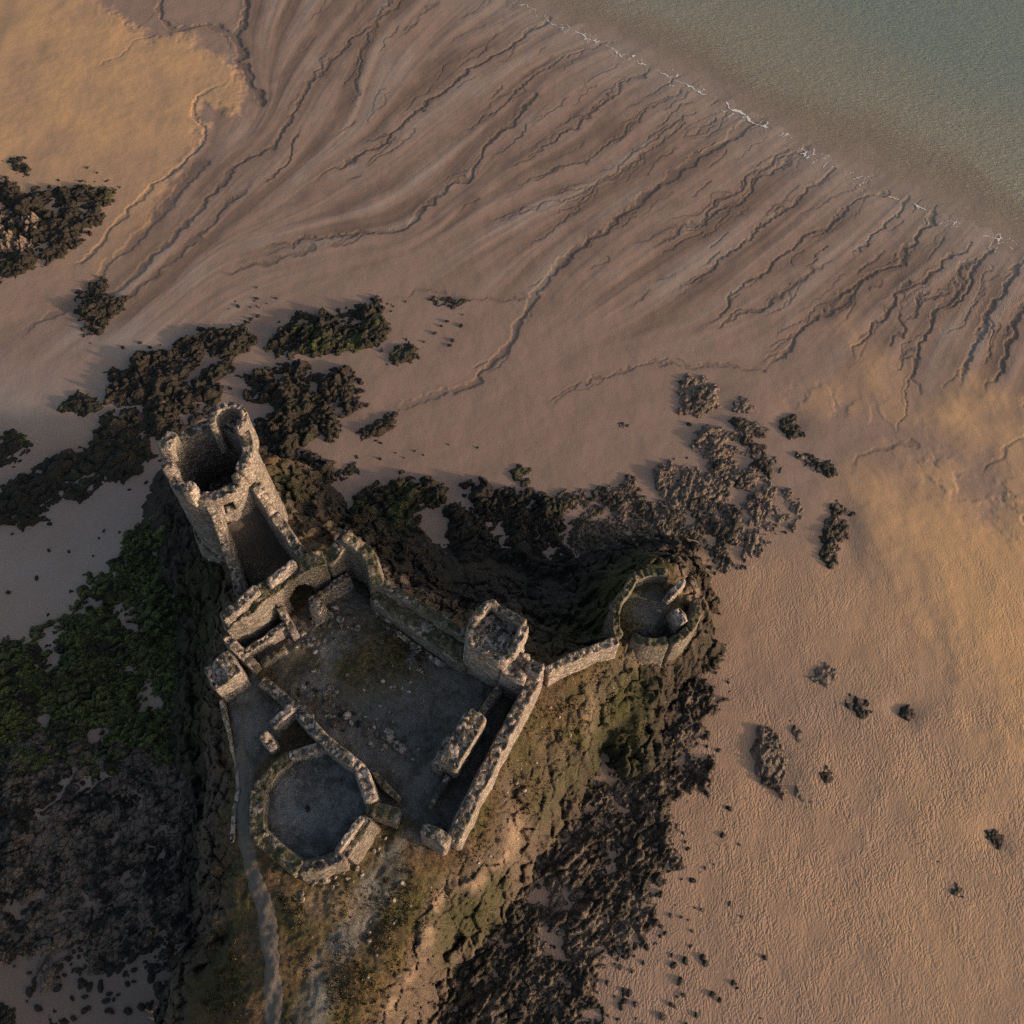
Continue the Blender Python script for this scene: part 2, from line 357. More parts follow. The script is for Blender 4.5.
def axis(a, b, st):
    core = np.arange(a, b, st); out = [core]; g = st; l = []; v = b-st
    while v < 4000: g *= 1.22; v += g; l.append(v)
    r = []; g = st; v = a
    while v > -4000: g *= 1.22; v -= g; r.append(v)
    return np.concatenate([r[::-1], core, l])
def build_sand():
    ax = axis(-60, 80, .118); ay = axis(-10, 122, .118); X, Y = np.meshgrid(ax, ay)
    Z = sand_base(X, Y)
    Xc = np.clip(X, -80, 100); Yc = np.clip(Y, -20, 140)
    core = (np.abs(X-10) < 75) & (Y > -15) & (Y < 128)
    lic = bilerp(LIC, -72, 0, LST, Xc, Yc); lic2 = bilerp(LIC2, -72, 0, LST, Xc, Yc)
    sd = bilerp(_SD, -90, -40, 1., X, Y)
    # rill zone: between shore and a line through the beach
    zone_poly = xy([(260,-60),(230,120),(120,300),(60,350),(170,380),(330,260),(460,250),(540,300),(640,330),(760,330),(860,345),(1060,420),(1200,300),(1000,200),(760,60),(480,-60)], 0)
    zd = sdist(Xc, Yc, zone_poly); zone = sstep(-7, 5, zd)*core
    nd = fbm(Xc*.16, Yc*.16, 4, 3); nd2 = fbm(Xc*.5, Yc*.5, 4, 4)
    dA = sdist(Xc, Yc, xy([(-90,-40),(80,-20),(112,18),(150,44),(182,36),(208,56),(234,70),(242,100),(230,114),(204,106),(196,118),(203,142),(172,176),(150,225),(90,300),(-90,350)], 0)); fadeA = np.clip(1.15-(at(60,100,0)[1]-Yc)/34, .12, 1)
    dB = sdist(Xc, Yc, xy([(846,345),(880,368),(912,408),(955,390),(985,398),(1015,412),(1080,395),(1120,560),(1120,760),(1010,790),(930,690),(880,610),(846,550),(842,470),(868,455),(940,468),(985,500),(1000,475),(930,432),(880,408),(856,380)], 0))
    dry = np.maximum(sstep(-1.6, 1.2, dA+1.2*nd2)*(.76+.25*nd)*fadeA, sstep(-5, 8., dB+2.5*nd)*(.92+.14*nd))
    dry = np.maximum(dry, blobs(Xc, Yc, [(1000,800,(16,12),.52),(960,930,(22,12),.46),(820,840,(22,14),.36),(730,600,(11,9),.36),(740,960,(14,10),.26),(900,620,(14,12),.5),(60,250,(12,6),.18),(830,400,(6,3),.35)], 0, 2.4)*(1+.2*nd))
    dry = np.clip(dry, 0, 1)
    # damp mottling where the rills bite into the right-hand bar and along a band crossing it
    band = np.exp(-(segdist(Xc, Yc, xy([(760,380),(850,420),(900,440),(960,480),(1030,520)], 0))/3.2)**2)
    dry *= 1-.75*band*sstep(-.1, .35, fbm(Xc*.35, Yc*.3, 4, 9))
    dry *= 1-.9*zone*sstep(3, 7, zd)
    wx = fbm(X*.24, Y*.24, 5, 21, .6)*.75; wy = fbm(X*.24, Y*.24, 5, 25, .6)*.75
    car = np.zeros(X.shape); wet_shade = np.zeros(X.shape)
    def carve(P, w, dep, seed, jit=1.):
        lo = P.min(0)-6; hi = P.max(0)+6
        i0, i1 = np.searchsorted(ax, [lo[0], hi[0]]); j0, j1 = np.searchsorted(ay, [lo[1], hi[1]])
        if i1-i0 < 2 or j1-j0 < 2: return
        s = (slice(j0, j1), slice(i0, i1))
        d = segdist(X[s]+wx[s]*jit, Y[s]+wy[s]*jit, P)
        # length-wise fade
        n = len(P); a, b = P[0], P[-1]; L = (b-a)@(b-a); t = np.clip(((X[s]-a[0])*(b-a)[0]+(Y[s]-a[1])*(b-a)[1])/L, 0, 1)
        fade = sstep(0, .2, t)
        ww = .58*w*(.7+.5*t)*(1+.5*pn(X[s]*.4, Y[s]*.4, seed))
        car[s] = np.maximum(car[s], .52*dep*fade*sstep(ww*1.2, ww*.8, d))
        wet_shade[s] = np.maximum(wet_shade[s], (.35+.65*fade)*(.75*sstep(ww*2.2, ww*.8, d)+.35*np.exp(-(d/(ww*4))**2)))
    for k, (p, w, d) in enumerate(RILLS): carve(xy(p, 0.1), w, d, 40+k)
    # finer rills between the traced ones, following the same flow
    gx, gy, GX, GY, fx, fy = flow_field(2.5); r = random.Random(3)
    starts = []
    trib = [xy(p, 0) for p, w, d in RILLS if len(p) >= 5][:-5]
    for k in range(300):
        if k < 170:                                    # side branches joining a traced rill, running back up the beach
            R = r.choice(trib); i = r.randrange(1, len(R)-1); q = R[i]+(R[i+1]-R[i])*r.random(); sg = -1; dev = r.choice((-1, 1))*r.uniform(.12, .55)
        else:
            for _ in range(30):
                u, v = r.uniform(280, 1030), r.uniform(-10, 400); q = at(u, v, 0)[:2]
                zz = sdist(np.array([q[0]]), np.array([q[1]]), zone_poly)[0]; s_ = bilerp(_SD, -90, -40, 1., np.array([q[0]]), np.array([q[1]]))[0]
                if zz > 2 and s_ > 1 and r.random() < 1.15-s_/45: break
            else: continue
            sg = 1; dev = 0
        P = [q]; L = r.uniform(2.5, 10); n = int(L/.6)
        for m in range(n):
            c = P[-1]; vx = bilerp(fx, -80, -20, 2.5, np.array([c[0]]), np.array([c[1]]))[0]*sg; vy = bilerp(fy, -80, -20, 2.5, np.array([c[0]]), np.array([c[1]]))[0]*sg
            an = math.atan2(vy, vx)+r.gauss(0, .28)+dev*max(0, 1-m/7); P.append(c+.6*np.array([math.cos(an), math.sin(an)]))
        if sg < 0: P = P[::-1]
        carve(np.array(P), r.uniform(.08, .17), r.uniform(.03, .09)*(1.3 if P[0][0] > 25 else 1), 100+k, .6)
    car *= sstep(-5, 0.5, sd)
    lz = np.clip(lic, -2.5, 2.5)
    Z = Z-car + zone*(lz*.011+np.clip(lic2,-2,2)*.011)*sstep(-6, 2, sd) + .05*fbm(X*.18, Y*.18, 4, 31)*core
    Z = Z + .22*dry*core
    # scour hollows round the rocks on the right
    Z -= blobs(Xc, Yc, [(845,535,(1.6,3.2),.22),(770,765,(2.2,3.6),.22),(705,400,(3.4,3),.2),(792,424,(1.6,1.8),.18),(903,713,(1.4,1.2),.18),(993,840,(1.4,1.3),.18)], 0.5)*core
    ripple = np.clip(blobs(Xc, Yc, [(900,820,(24,18),1.),(760,900,(22,16),.95),(800,620,(12,10),.55),(660,960,(10,10),.9),(760,560,(7,6),.5),(1000,650,(10,12),.45),(980,300,(12,8),.35)], 0.3, 2.4)+.04, 0, 1)
    st = np.clip(.45+(.10*lic+.20*lic2)*(.3+.7*zone), 0, 1)
    st = np.clip(st + blobs(Xc, Yc, [(30,590,(16,12),.12),(60,960,(14,8),-.12)], .3), 0, 1)
    wet_shade = np.clip(wet_shade*(.5+.5*zone)*sstep(-5, 2, sd)+.7*zone*sstep(-5, 7, sd)*sstep(.2, 1.6, -lic2+.5*fbm(X*.07, Y*.07, 3, 55)), 0, 1)
    wet_shade = np.clip(wet_shade+blobs(Xc, Yc, [(50,960,(18,12),.95)], .3, 3.), 0, 1)  # deepens the headland's shade on the lower-left sand through its colour
    tone = blobs(Xc, Yc, [(40,400,(12,5),.75),(30,590,(16,12),.55),(130,345,(9,3),.6),(170,345,(5,2),.7),(60,960,(14,8),.02)], .3, 2.6)*(.8+.4*nd)+.40*zone*sstep(.6, 1.8, lic2+.5*fbm(X*.09, Y*.09, 3, 57)); tone = np.maximum(tone, .62*sstep(13, -3, sd)); tone = np.clip(tone, 0, .85)
    me = grid_mesh('sand', X, Y, Z, M['sand'], dict(dry=dry, wet_shade=wet_shade, streak=st, tone=tone, ripple=ripple*core))
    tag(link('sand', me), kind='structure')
build_sand()

def build_sea():
    ax = np.concatenate([np.arange(-40, 110, .8), np.geomspace(111, 3500, 26)]); ay = np.concatenate([np.arange(55, 150, .8), np.geomspace(151, 3500, 26)])
    ax = np.concatenate([-np.geomspace(3500, 41, 22), ax])
    X, Y = np.meshgrid(ax, ay); sd = shore_d(X, Y); dep = np.clip(-sd/32., -.2, 2)
    k = (sd < 5); keep = k[:-1,:-1] | k[1:,1:] | k[:-1,1:] | k[1:,:-1]
    tag(link('sea', grid_mesh('sea', X, Y, np.zeros(X.shape)+.004, M['water'], dict(depth=dep), keep)), kind='structure')
    # lace of foam along the wash line
    P = xy([(490,-14),(505,-2),(540,14),(600,44),(650,68),(700,92),(720,100),(760,124),(800,148),(838,168),(890,196),(950,220),(1030,255)], 0)
    gx = np.arange(P[:,0].min()-2, P[:,0].max()+2, .09); gy = np.arange(P[:,1].min()-2, P[:,1].max()+2, .09); X, Y = np.meshgrid(gx, gy)
    d = segdist(X+.5*fbm(X*.35, Y*.35, 3, 5), Y+.9*fbm(X*.3, Y*.3, 3, 8), P)
    f1, f2, ci, _, _ = worley(X*1.1+.4*pn(X, Y, 3), Y*1.1, 9)
    lace = ((f2-f1) < .085) & (d < 1.3+.6*pn(X*.2, Y*.2, 4)) & (pn(X*.28, Y*.28, 6) > .12)
    line = (d < .10+.10*pn(X*.5, Y*.5, 2)) & (pn(X*.14, Y*.14, 12) > -.12-.5*sstep(26, 20, X))
    k = lace | line; keep = k[:-1,:-1] & k[1:,1:]
    Z = np.maximum(sand_base(X, Y)+.03, .012)+.01
    tag(link('sea_foam', grid_mesh('sea_foam', X, Y, Z, M['foam'], None, keep)), kind='stuff', label='thin broken line of white foam at the water edge')
build_sea()

# ------------------------------------------------------------------ headland
HC = [(300,640,11),(380,660,11),(430,720,11),(340,700,11),(400,780,11),(460,690,11),(420,690,11),(370,620,11.2),(270,680,11.2),(480,740,11),(460,800,10.6),
 (310,800,11.3),(290,830,11.3),(340,780,11.4),(340,830,11.2),(240,720,11),(228,760,10.8),(270,730,11),
 (240,800,10.7),(250,870,10.3),(268,930,10),(270,1024,9.5),(270,1110,9),
 (209,700,10.2),(214,757,9.8),(220,798,9.4),(206,827,8.6),(206,896,8),(214,931,8),(180,972,7),(172,1024,7),(165,1110,7),
 (192,700,3),(197,757,3),(203,798,3),(189,827,2),(188,896,1.5),(193,945,1.5),(161,972,.8),(152,1024,.5),(146,1110,.5),
 (150,700,.5),(140,800,.1),(140,900,-.2),(120,1000,-.7),(100,620,-.2),(60,800,-.8),
 (219,640,9.6),(215,612,9),(236,580,9.5),(203,640,3.5),(201,600,4),(188,660,2.2),(180,600,1.4),
 (210,550,8),(245,560,9),(265,540,9),(290,560,10),(235,512,8),(226,490,8),(250,500,8),(193,535,4.5),(176,505,3.5),(185,455,3),(225,440,3.5),(160,470,.8),(165,540,1.5),(200,420,1),
 (270,465,5),(287,495,6),(303,530,7.5),(330,545,8.6),(345,528,6.2),(312,500,2.6),(322,478,1),(345,508,1.2),(280,440,2.2),(300,430,.8),
 (378,568,8.4),(398,556,4.2),(390,538,2),(422,592,8),(442,588,4),(462,600,5.4),(470,560,1.4),(440,548,1),(420,520,.4),
 (500,606,7),(535,632,7),(560,612,3.4),(560,580,1),(590,600,3.8),(520,580,1.6),(500,550,.4),(560,540,.2),(620,540,.2),
 (545,668,10.4),(580,655,9.8),(615,642,9.4),(570,640,7.4),(600,626,6.8),(590,616,5.6),
 (650,612,9),(635,600,9),(665,600,9),(650,630,9),(680,612,9),(640,588,9),(672,590,8.8),
 (608,607,10),(622,577,10),(649,563,9.9),(676,562,9.4),(594,604,6.2),(610,571,6),(648,549,4.6),(688,552,3.6),(699,588,6.2),(704,618,6.2),(694,640,7),
 (592,566,1.6),(648,536,1),(700,545,.5),(713,588,.4),(716,628,.2),(719,680,.1),(740,640,-.8),(660,520,-.2),(700,530,-.6),
 (640,657,6.6),(665,653,6.6),(640,690,5),(630,712,4.5),(615,738,4),(625,757,2.5),(656,686,5.6),(640,735,4.4),(672,690,2.4),(692,680,1),(670,740,1.2),(703,740,.3),
 (600,680,8.4),(624,655,8.6),(590,702,8),(575,730,7.4),(606,700,6.2),(597,730,5.6),(603,768,.3),(605,750,1.2),
 (545,690,10),(520,740,10),(495,790,10),(468,848,10),(440,850,10.2),(560,720,8.6),(540,770,8),(520,800,8),(500,842,8.6),
 (587,752,6.6),(564,778,6.2),(546,813,6.2),(526,827,7),(503,862,7.5),(473,888,8),(453,882,8.6),(435,906,8.6),(429,941,8.2),(412,973,8.2),(388,1011,8),(366,1070,8),
 (500,884,4.5),(487,914,3.5),(455,932,3.6),(443,960,3),(425,1000,3),(400,1050,3),
 (604,782,1.2),(580,800,1.5),(560,828,1.5),(532,862,1.5),(512,905,1.2),(490,940,1.2),(465,972,1),(442,1015,1),(420,1070,1),
 (640,820,.2),(600,880,.1),(560,940,.1),(520,1000,.1),(690,810,-.6),(650,900,-.7),(600,1000,-.7),(480,1080,0),
 (330,920,10),(320,980,9.5),(372,930,9.5),(380,880,10),(420,862,10.2),(350,1020,9),(330,1110,9),(210,1000,8.4),(222,950,8.6),(300,890,10.4)]
_hp = np.array([at(*c) for c in HC]); _hp[:,2] += 0
_D = np.hypot(_hp[:,None,0]-_hp[None,:,0], _hp[:,None,1]-_hp[None,:,1])
_A = np.zeros((len(_hp)+1,)*2); _A[:-1,:-1] = _D-1e-2*np.eye(len(_hp)); _A[-1,:-1] = 1; _A[:-1,-1] = 1
_wt = np.linalg.solve(_A, np.append(_hp[:,2], 0))
HX0, HY0, HST = -36., -14., .4
_hx = np.arange(HX0, 36, HST); _hy = np.arange(HY0, 46, HST); _HX, _HY = np.meshgrid(_hx, _hy)
_HZ = np.full(_HX.shape, _wt[-1])
for q, w in zip(_hp, _wt[:-1]): _HZ += w*np.hypot(_HX-q[0], _HY-q[1])
def head_base(X, Y): return bilerp(_HZ, HX0, HY0, HST, np.asarray(X, float), np.asarray(Y, float))
_gy2, _gx2 = np.gradient(_HZ, HST); _SL = np.hypot(_gx2, _gy2)
_EP = xy([(540,668),(622,644),(640,690),(600,745),(575,775),(520,860),(430,940),(380,1024),(300,1100),(150,1100),(300,900),(460,850)], 8)
def head_z(X, Y):
    X = np.asarray(X, float); Y = np.asarray(Y, float)
    b = head_base(X, Y); sl = bilerp(_SL, HX0, HY0, HST, X, Y); steep = sstep(.35, 1.1, sl)
    f1, f2, ci, dx, dy = worley(X*.8+.3*pn(X*.7, Y*.7, 3), Y*.8, 33)
    rough = (ridged(X*.45, Y*.45, 5, 61)-.62)*1.5 + (ci-.5)*.8 - .4*sstep(.15, 0, f2-f1)
    sm = .55+.45*sstep(1.5, -1.5, sdist(X, Y, _EP))
    return b + steep*rough*1.3*sm + (1-steep)*(.20*fbm(X*.45, Y*.45, 5, 66)+.06*fbm(X*2.2, Y*2.2, 3, 67)), sl
def gz(p):
    b, _ = head_z(np.array([p[0]]), np.array([p[1]])); return max(float(b[0]), float(sand_base(np.array([p[0]]), np.array([p[1]]))[0]))

def pblob(X, Y, lst, z): return blobs(X, Y, lst, z, 2.4)
def build_headland():
    gx = np.arange(-34, 34, .12); gy = np.arange(-12, 44, .12); X, Y = np.meshgrid(gx, gy)
    Z, sl = head_z(X, Y); S = sand_base(X, Y)
    rock = sstep(.45, 1.15, sl+.25*fbm(X*.3, Y*.3, 3, 81)); rock = np.maximum(rock, sstep(3.4, 2.0, Z))
    cyard = xy([(262,650),(330,585),(350,575),(390,610),(470,668),(515,690),(455,835),(425,830),(375,800),(362,767),(326,738),(290,700)], 11)
    octo = xy([(293,758),(328,746),(356,768),(367,802),(360,825),(337,848),(318,858),(296,860),(268,831),(262,795)], 11.3)
    wst = xy([(222,690),(253,672),(297,712),(280,740),(258,770),(250,800),(236,800),(242,770),(232,730)], 11)
    gravel = np.maximum.reduce([sstep(-.3, .3, sdist(X, Y, octo)), .75*sstep(-.5, .5, sdist(X, Y, cyard)), .8*sstep(-.3, .5, sdist(X, Y, wst))])
    gn = fbm(X*.25, Y*.25, 4, 91)
    cg = pblob(X, Y, [(385,655,(5.5,4),1),(340,662,(5,3.4),1),(330,700,(3,2),.6),(420,660,(3,2.5),.7),(300,660,(2.5,2),.4)], 11)
    gravel *= 1-.95*cg*sstep(-.5, .1, gn+.2)
    track = np.exp(-(segdist(X, Y, xy([(425,835),(400,860),(375,890),(350,930),(325,970),(308,1024)], 10))/1.3)**4); gravel = np.maximum(gravel, .8*track*sstep(-.6, .2, gn))
    bast = np.exp(-((np.hypot(X-at(650,612,9)[0], (Y-at(650,612,9)[1])))/2.2)**6); gravel = np.maximum(gravel, .55*bast)
    grass = (1-rock)*np.clip(.55+.8*gn, 0, 1); grass = np.maximum(grass, cg)
    moss = pblob(X, Y, [(598,618,(3.6,2.6),1),(612,592,(2,3),1),(640,562,(3,1.6),.9),(618,600,(1.6,2.6),1),(630,578,(2.2,1.2),.8),(635,712,(2.8,4.4),1),(615,738,(2.4,3),1),(585,735,(1.6,1.6),.7),(525,770,(1.6,2),.5),(645,690,(2,3),1),(575,770,(2,1.5),.7),(570,640,(3,1.6),.8),
                        (470,915,(3.2,2),.9),(495,890,(1.4,2),.8),(445,935,(1,2.5),.7),(290,920,(3.4,1.6),.6),(345,925,(2.2,2),.7),(560,790,(1.2,1.6),.6),(545,800,(1.4,2),.6),
                        (200,560,(2,3),.9),(190,620,(2.6,4),1),(186,700,(2,4),1),(178,570,(2,3),.9),(280,470,(2,4),.7),(205,985,(2.4,3),.6),(580,700,(2,2),.6),(400,905,(3,2),.45),(690,630,(1,1),.8)], 8)
    bare = np.maximum(pblob(X, Y, [(516,832,(.7,1.6),.8),(590,712,(.6,1.8),.55),(650,652,(1.8,1.),.7),(678,650,(1.2,1.6),.7),(330,905,(3,1.2),.55),(325,612,(1.6,1.2),.5),(262,664,(1.5,1),.4),(345,590,(1.5,1.2),.35),(690,590,(1.2,2.2),.55)], 8),
                      .8*np.exp(-(segdist(X, Y, xy([(526,827),(503,860),(473,886),(453,880),(436,904),(428,940),(412,972),(388,1010)], 8.2))/.42)**2)*sstep(-.4, .3, fbm(X*.8, Y*.8, 3, 95)+.15))
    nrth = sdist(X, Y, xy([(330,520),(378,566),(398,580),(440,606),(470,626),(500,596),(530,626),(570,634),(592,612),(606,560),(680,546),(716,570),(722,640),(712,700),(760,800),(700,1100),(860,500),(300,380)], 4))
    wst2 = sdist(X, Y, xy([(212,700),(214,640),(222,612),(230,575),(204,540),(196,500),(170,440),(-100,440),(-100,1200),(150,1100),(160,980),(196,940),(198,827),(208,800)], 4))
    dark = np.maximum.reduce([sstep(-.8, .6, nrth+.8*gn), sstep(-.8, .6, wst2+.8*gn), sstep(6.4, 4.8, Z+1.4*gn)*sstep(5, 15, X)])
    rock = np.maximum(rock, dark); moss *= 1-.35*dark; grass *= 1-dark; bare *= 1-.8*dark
    # thin eroded earth edge on the left of the path
    keep = Z > S-.35; keep = keep[:-1,:-1] & keep[1:,1:] & keep[:-1,1:] & keep[1:,:-1]
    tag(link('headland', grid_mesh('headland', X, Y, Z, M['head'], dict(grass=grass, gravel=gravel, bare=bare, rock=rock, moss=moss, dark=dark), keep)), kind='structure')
build_headland()

def ribbon(name, pts, w, z, mat, lift=.05, step=.3, cross=7):
    P = np.array([at(u, v, z)[:2] for u, v in pts]); s = np.r_[0, np.cumsum(np.hypot(*np.diff(P, axis=0).T))]
    n = int(s[-1]/step); q = np.linspace(0, s[-1], n); x = np.interp(q, s, P[:,0]); y = np.interp(q, s, P[:,1])
    for _ in range(6):
        x[1:-1] = (x[:-2]+2*x[1:-1]+x[2:])/4; y[1:-1] = (y[:-2]+2*y[1:-1]+y[2:])/4
    tx, ty = np.gradient(x), np.gradient(y); L = np.hypot(tx, ty); nx, ny = -ty/L, tx/L
    o = np.linspace(-1, 1, cross); tp = np.clip(q/5, .35, 1); ww = tp*w/2*(1+.3*fbm(q*.6, q*0+3.3, 4, 5)); ww2 = tp*w/2*(1+.3*fbm(q*.6, q*0+9.3, 4, 6))
    W = np.where(o[None,:] < 0, ww[:,None], ww2[:,None])*o[None,:]
    X = x[:,None]+nx[:,None]*W; Y = y[:,None]+ny[:,None]*W
    Z, _ = head_z(X, Y)
    Z = Z+lift-.20*np.abs(o)[None,:]**3+.015*fbm(X*1.1, Y*1.1, 2, 44)
    return grid_mesh(name, X, Y, Z, mat)
tag(link('path', ribbon('path', [(246,712),(243,745),(244,775),(243,815),(246,845),(256,880),(266,920),(271,960),(271,1024),(270,1090)], 1.7, 10.4, M['path'], .07, .15, 17)), kind='structure')

# ------------------------------------------------------------------ masonry
def wall_mesh(name, pts, t, mat, closed=False, rag=.35, batter=.06, step=.12, base=None, openings=(), seed=0, sink=.5, crest=.0, loc=None, topn=None):
    """pts: (u, v, top z). ragged masonry wall standing on the ground below it; returns mesh in world coordinates minus loc"""
    P = np.array([at(*p) for p in pts]) if not isinstance(pts, np.ndarray) else pts
    if closed: P = np.vstack([P, P[:1]])
    s = np.r_[0, np.cumsum(np.hypot(np.diff(P[:,0]), np.diff(P[:,1])))]
    n = max(3, int(round(s[-1]/step))+1); q = np.linspace(0, s[-1], n)
    x, y, zt = (np.interp(q, s, P[:,k]) for k in range(3))
    if closed: x, y, zt, q = x[:-1], y[:-1], zt[:-1], q[:-1]; n -= 1
    if closed: tx = np.roll(x,-1)-np.roll(x,1); ty = np.roll(y,-1)-np.roll(y,1)
    else: tx, ty = np.gradient(x), np.gradient(y)
    L = np.hypot(tx, ty)+1e-9; nx, ny = -ty/L, tx/L
    blk = np.floor(q/.45+.4*pn(q*.8, q*0, seed)+seed*.37).astype(np.int64)
    zt = zt + rag*(hrand(blk, blk*0+seed, 3)-.55)*.8 + rag*.7*pn(q*.3, q*0+seed*3.7, seed+5) + rag*.3*pn(q*2.6, q*0+.5, seed+9)
    th = t/2*(1+.12*pn(q*.5, q*0+seed, seed+11))
    def side(sg):
        bx, by = x+sg*nx*th, y+sg*ny*th
        if base is None:
            b, _ = head_z(bx, by); b = np.maximum(b, sand_base(bx, by))-sink
        else: b = np.full(n, float(base))
        return np.minimum(b, zt-.4)
    bl, br = side(1), side(-1)
    nh = int(np.clip(np.ceil(max((zt-bl).max(), (zt-br).max())/.15), 3, 100)); nt = topn or max(2, int(round(t/.12)))
    f = np.linspace(0, 1, nh+1)
    cols = []
    def face(b, sg, k):
        z = b[:,None]+(zt-b)[:,None]*f[None,:]
        Q = np.broadcast_to(q[:,None], z.shape)
        row = np.floor(z/.34).astype(np.int64); bc = np.floor(Q/.55+.5*(row & 1)).astype(np.int64)
        dsp = (hrand(row, bc, seed+k)-.5)*.055 + .06*pn(Q*.6, z*.6, seed+20+k) + .03*pn(Q*2.4, z*2.4, seed+24+k)
        o = th[:,None]+dsp+batter*(zt[:,None]-z)
        o = np.where(f[None,:] > .985, o-.04, o)
        return np.stack([x[:,None]+sg*nx[:,None]*o, y[:,None]+sg*ny[:,None]*o, z], -1)
    A = face(bl, 1, 0); B = face(br, -1, 1)[:, ::-1]
    a, b = A[:, -1], B[:, 0]; g = np.linspace(0, 1, nt+1)[1:-1]
    T = a[:,None]*(1-g[None,:,None])+b[:,None]*g[None,:,None]
    _f1, _f2, cc_, _, _ = worley(T[...,0]*2.7+seed, T[...,1]*2.7, seed+31)
    T[...,2] += ((cc_-.5)*.26-.10*sstep(.12, 0, _f2-_f1))*min(1, rag*1.8+.3) + .08*pn(T[...,0]*2, T[...,1]*2, seed+33) + crest*np.sin(np.pi*g)[None,:]
    R = np.concatenate([A, T, B], 1); m = R.shape[1]
    V = list(R.reshape(-1, 3)); idx = np.arange(n*m).reshape(n, m)
    nn = n if closed else n-1
    skip = np.zeros((nn, nh), bool)
    zm = np.minimum(bl, br)
    for (s0, s1, z0, z1, arch) in openings:
        for i in range(nn):
            sm = q[i]+step/2
            if not s0 <= sm <= s1: continue
            top = z1 if not arch else z1-arch*((sm-(s0+s1)/2)/((s1-s0)/2))**2
            zz = (A[i,:-1,2]+A[i,1:,2])/2
            skip[i] |= (zz > z0) & (zz < top)
    quads = []
    for i in range(nn):
        i2 = (i+1) % n; ra, rb = idx[i], idx[i2]
        for k in range(m-1):
            row = k if k < nh else (m-2-k if k >= m-1-nh else -1)
            if row >= 0 and row < nh and (k < nh or k >= m-1-nh) and skip[i, row]: continue
            quads.append((ra[k+1], ra[k], rb[k], rb[k+1]))
    # reveals of openings
    for i in range(nn):
        i2 = (i+1) % n
        for r in range(nh):
            if not skip[i, r]: continue
            la, lb = idx[i, r], idx[i, r+1]; la2, lb2 = idx[i2, r], idx[i2, r+1]
            ra, rb = idx[i, m-1-r], idx[i, m-2-r]; ra2, rb2 = idx[i2, m-1-r], idx[i2, m-2-r]
            ip, inx = (i-1) % nn if closed else i-1, (i+1) % nn if closed else i+1
            if ip >= 0 and not skip[ip, r]: quads.append((la, ra, rb, lb))
            if inx < nn and not skip[inx, r]: quads.append((la2, lb2, rb2, ra2))
            if r+1 < nh and not skip[i, r+1]: quads.append((lb, rb, rb2, lb2))
            if r > 0 and not skip[i, r-1]: quads.append((la, la2, ra2, ra))
    if not closed:
        for e, fl in ((0, 0), (n-1, 1)):
            R_ = idx[e]; K = 5
            tn = np.array([tx[e]/L[e], ty[e]/L[e], 0])*(1 if fl else -1)
            prev = None
            for k in range(nh+1):
                l, r = R_[k], R_[m-1-k]
                if k == nh: rowi = [l]+[idx[e, nh+1+int(round(j*(nt-2)/(K-2)))] if nt > 2 else None for j in range(K-1)]+[r]; rowi = [w for w in rowi if w is not None]
                if k < nh or nt <= 2 or len(rowi) != K+1:
                    rowi = [l]
                    for j in range(1, K):
                        p = V[l]*(1-j/K)+V[r]*(j/K)+tn*(.10+.16*(random.random()-.4)); V.append(p); rowi.append(len(V)-1)
                    rowi.append(r)
                if prev is not None:
                    for j in range(K):
                        qd = (prev[j], prev[j+1], rowi[j+1], rowi[j]); quads.append(qd if fl else qd[::-1])
                prev = rowi
    V = np.array(V)
    if loc is None: loc = np.array([x.mean(), y.mean(), zm.mean()+sink])
    return mesh_np(name, V-loc, np.array([[int(w) for w in qd] for qd in quads]), mat, smooth=False), loc

_seed = [0]
def W(name, pts, t, mat='stone', parent=None, label=None, cat=None, group=None, **k):
    _seed[0] += 1
    loc = None if parent is None else np.array(parent.location)
    me, lc = wall_mesh(name, pts, t, M[mat], seed=_seed[0], loc=loc, **k)
    o = link(name, me, parent, None if parent is not None else lc)
    if label: o['label'] = label
    if cat: o['category'] = cat
    if group: o['group'] = group
    return o
def arc(c, r, a0, a1, n, z, ry=None):      # world-space arc, degrees
    return np.array([[c[0]+r*math.cos(math.radians(a)), c[1]+(ry or r)*math.sin(math.radians(a)), z] for a in np.linspace(a0, a1, n)])

# round tower -------------------------------------------------------
tc = at(209, 457, 20); tcx, tcy = tc[0], tc[1]
tower = empty('round_tower', (tcx, tcy, 8), 'tall round stone tower, roofless, at the far left end of the ruin', 'tower')
TR = 3.25
ring = arc(tc, TR, 0, 360, 73, 20)[:-1]
for i, a in enumerate(np.linspace(0, 360, 73)[:-1]):
    ring[i, 2] = 19.6+.35*math.cos(math.radians(a-60)) + (.5 if 340 < a or a < 20 else 0)
# opening: window on the side facing the passage (south-south-east)
wa = math.radians(293); ws = wa*TR
W('tower_wall', ring, .95, 'stone', tower, closed=True, rag=.2, batter=.035, base=6.5, openings=[(ws-.42, ws+.42, 17.0, 18.5, .2), (math.radians(200)*TR-.2, math.radians(200)*TR+.2, 13, 14.4, 0)])
def tower_piece(name, a0, a1, z, t, mat='stone', r=TR, rag=.35, base=18.6):
    return W(name, arc(tc, r, a0, a1, max(3, int(abs(a1-a0)/6)), z), t, mat, tower, rag=rag, base=base, batter=.03)
tower_piece('merlon', 152, 180, 21.3, 1.05, 'stone')
tower_piece('merlon', 190, 204, 20.5, .95, 'stone')
tower_piece('merlon', 247, 258, 20.9, 1.05, 'stone_pale', r=TR+.1)
tower_piece('merlon', 318, 328, 20.5, .95, 'stone')
tpc = at(228, 418, 22); turr = arc(tpc, 1.3, -50, 205, 22, 22.0)
W('stair_turret', turr, .55, 'stone', tower, rag=.25, batter=.02, base=17.5)
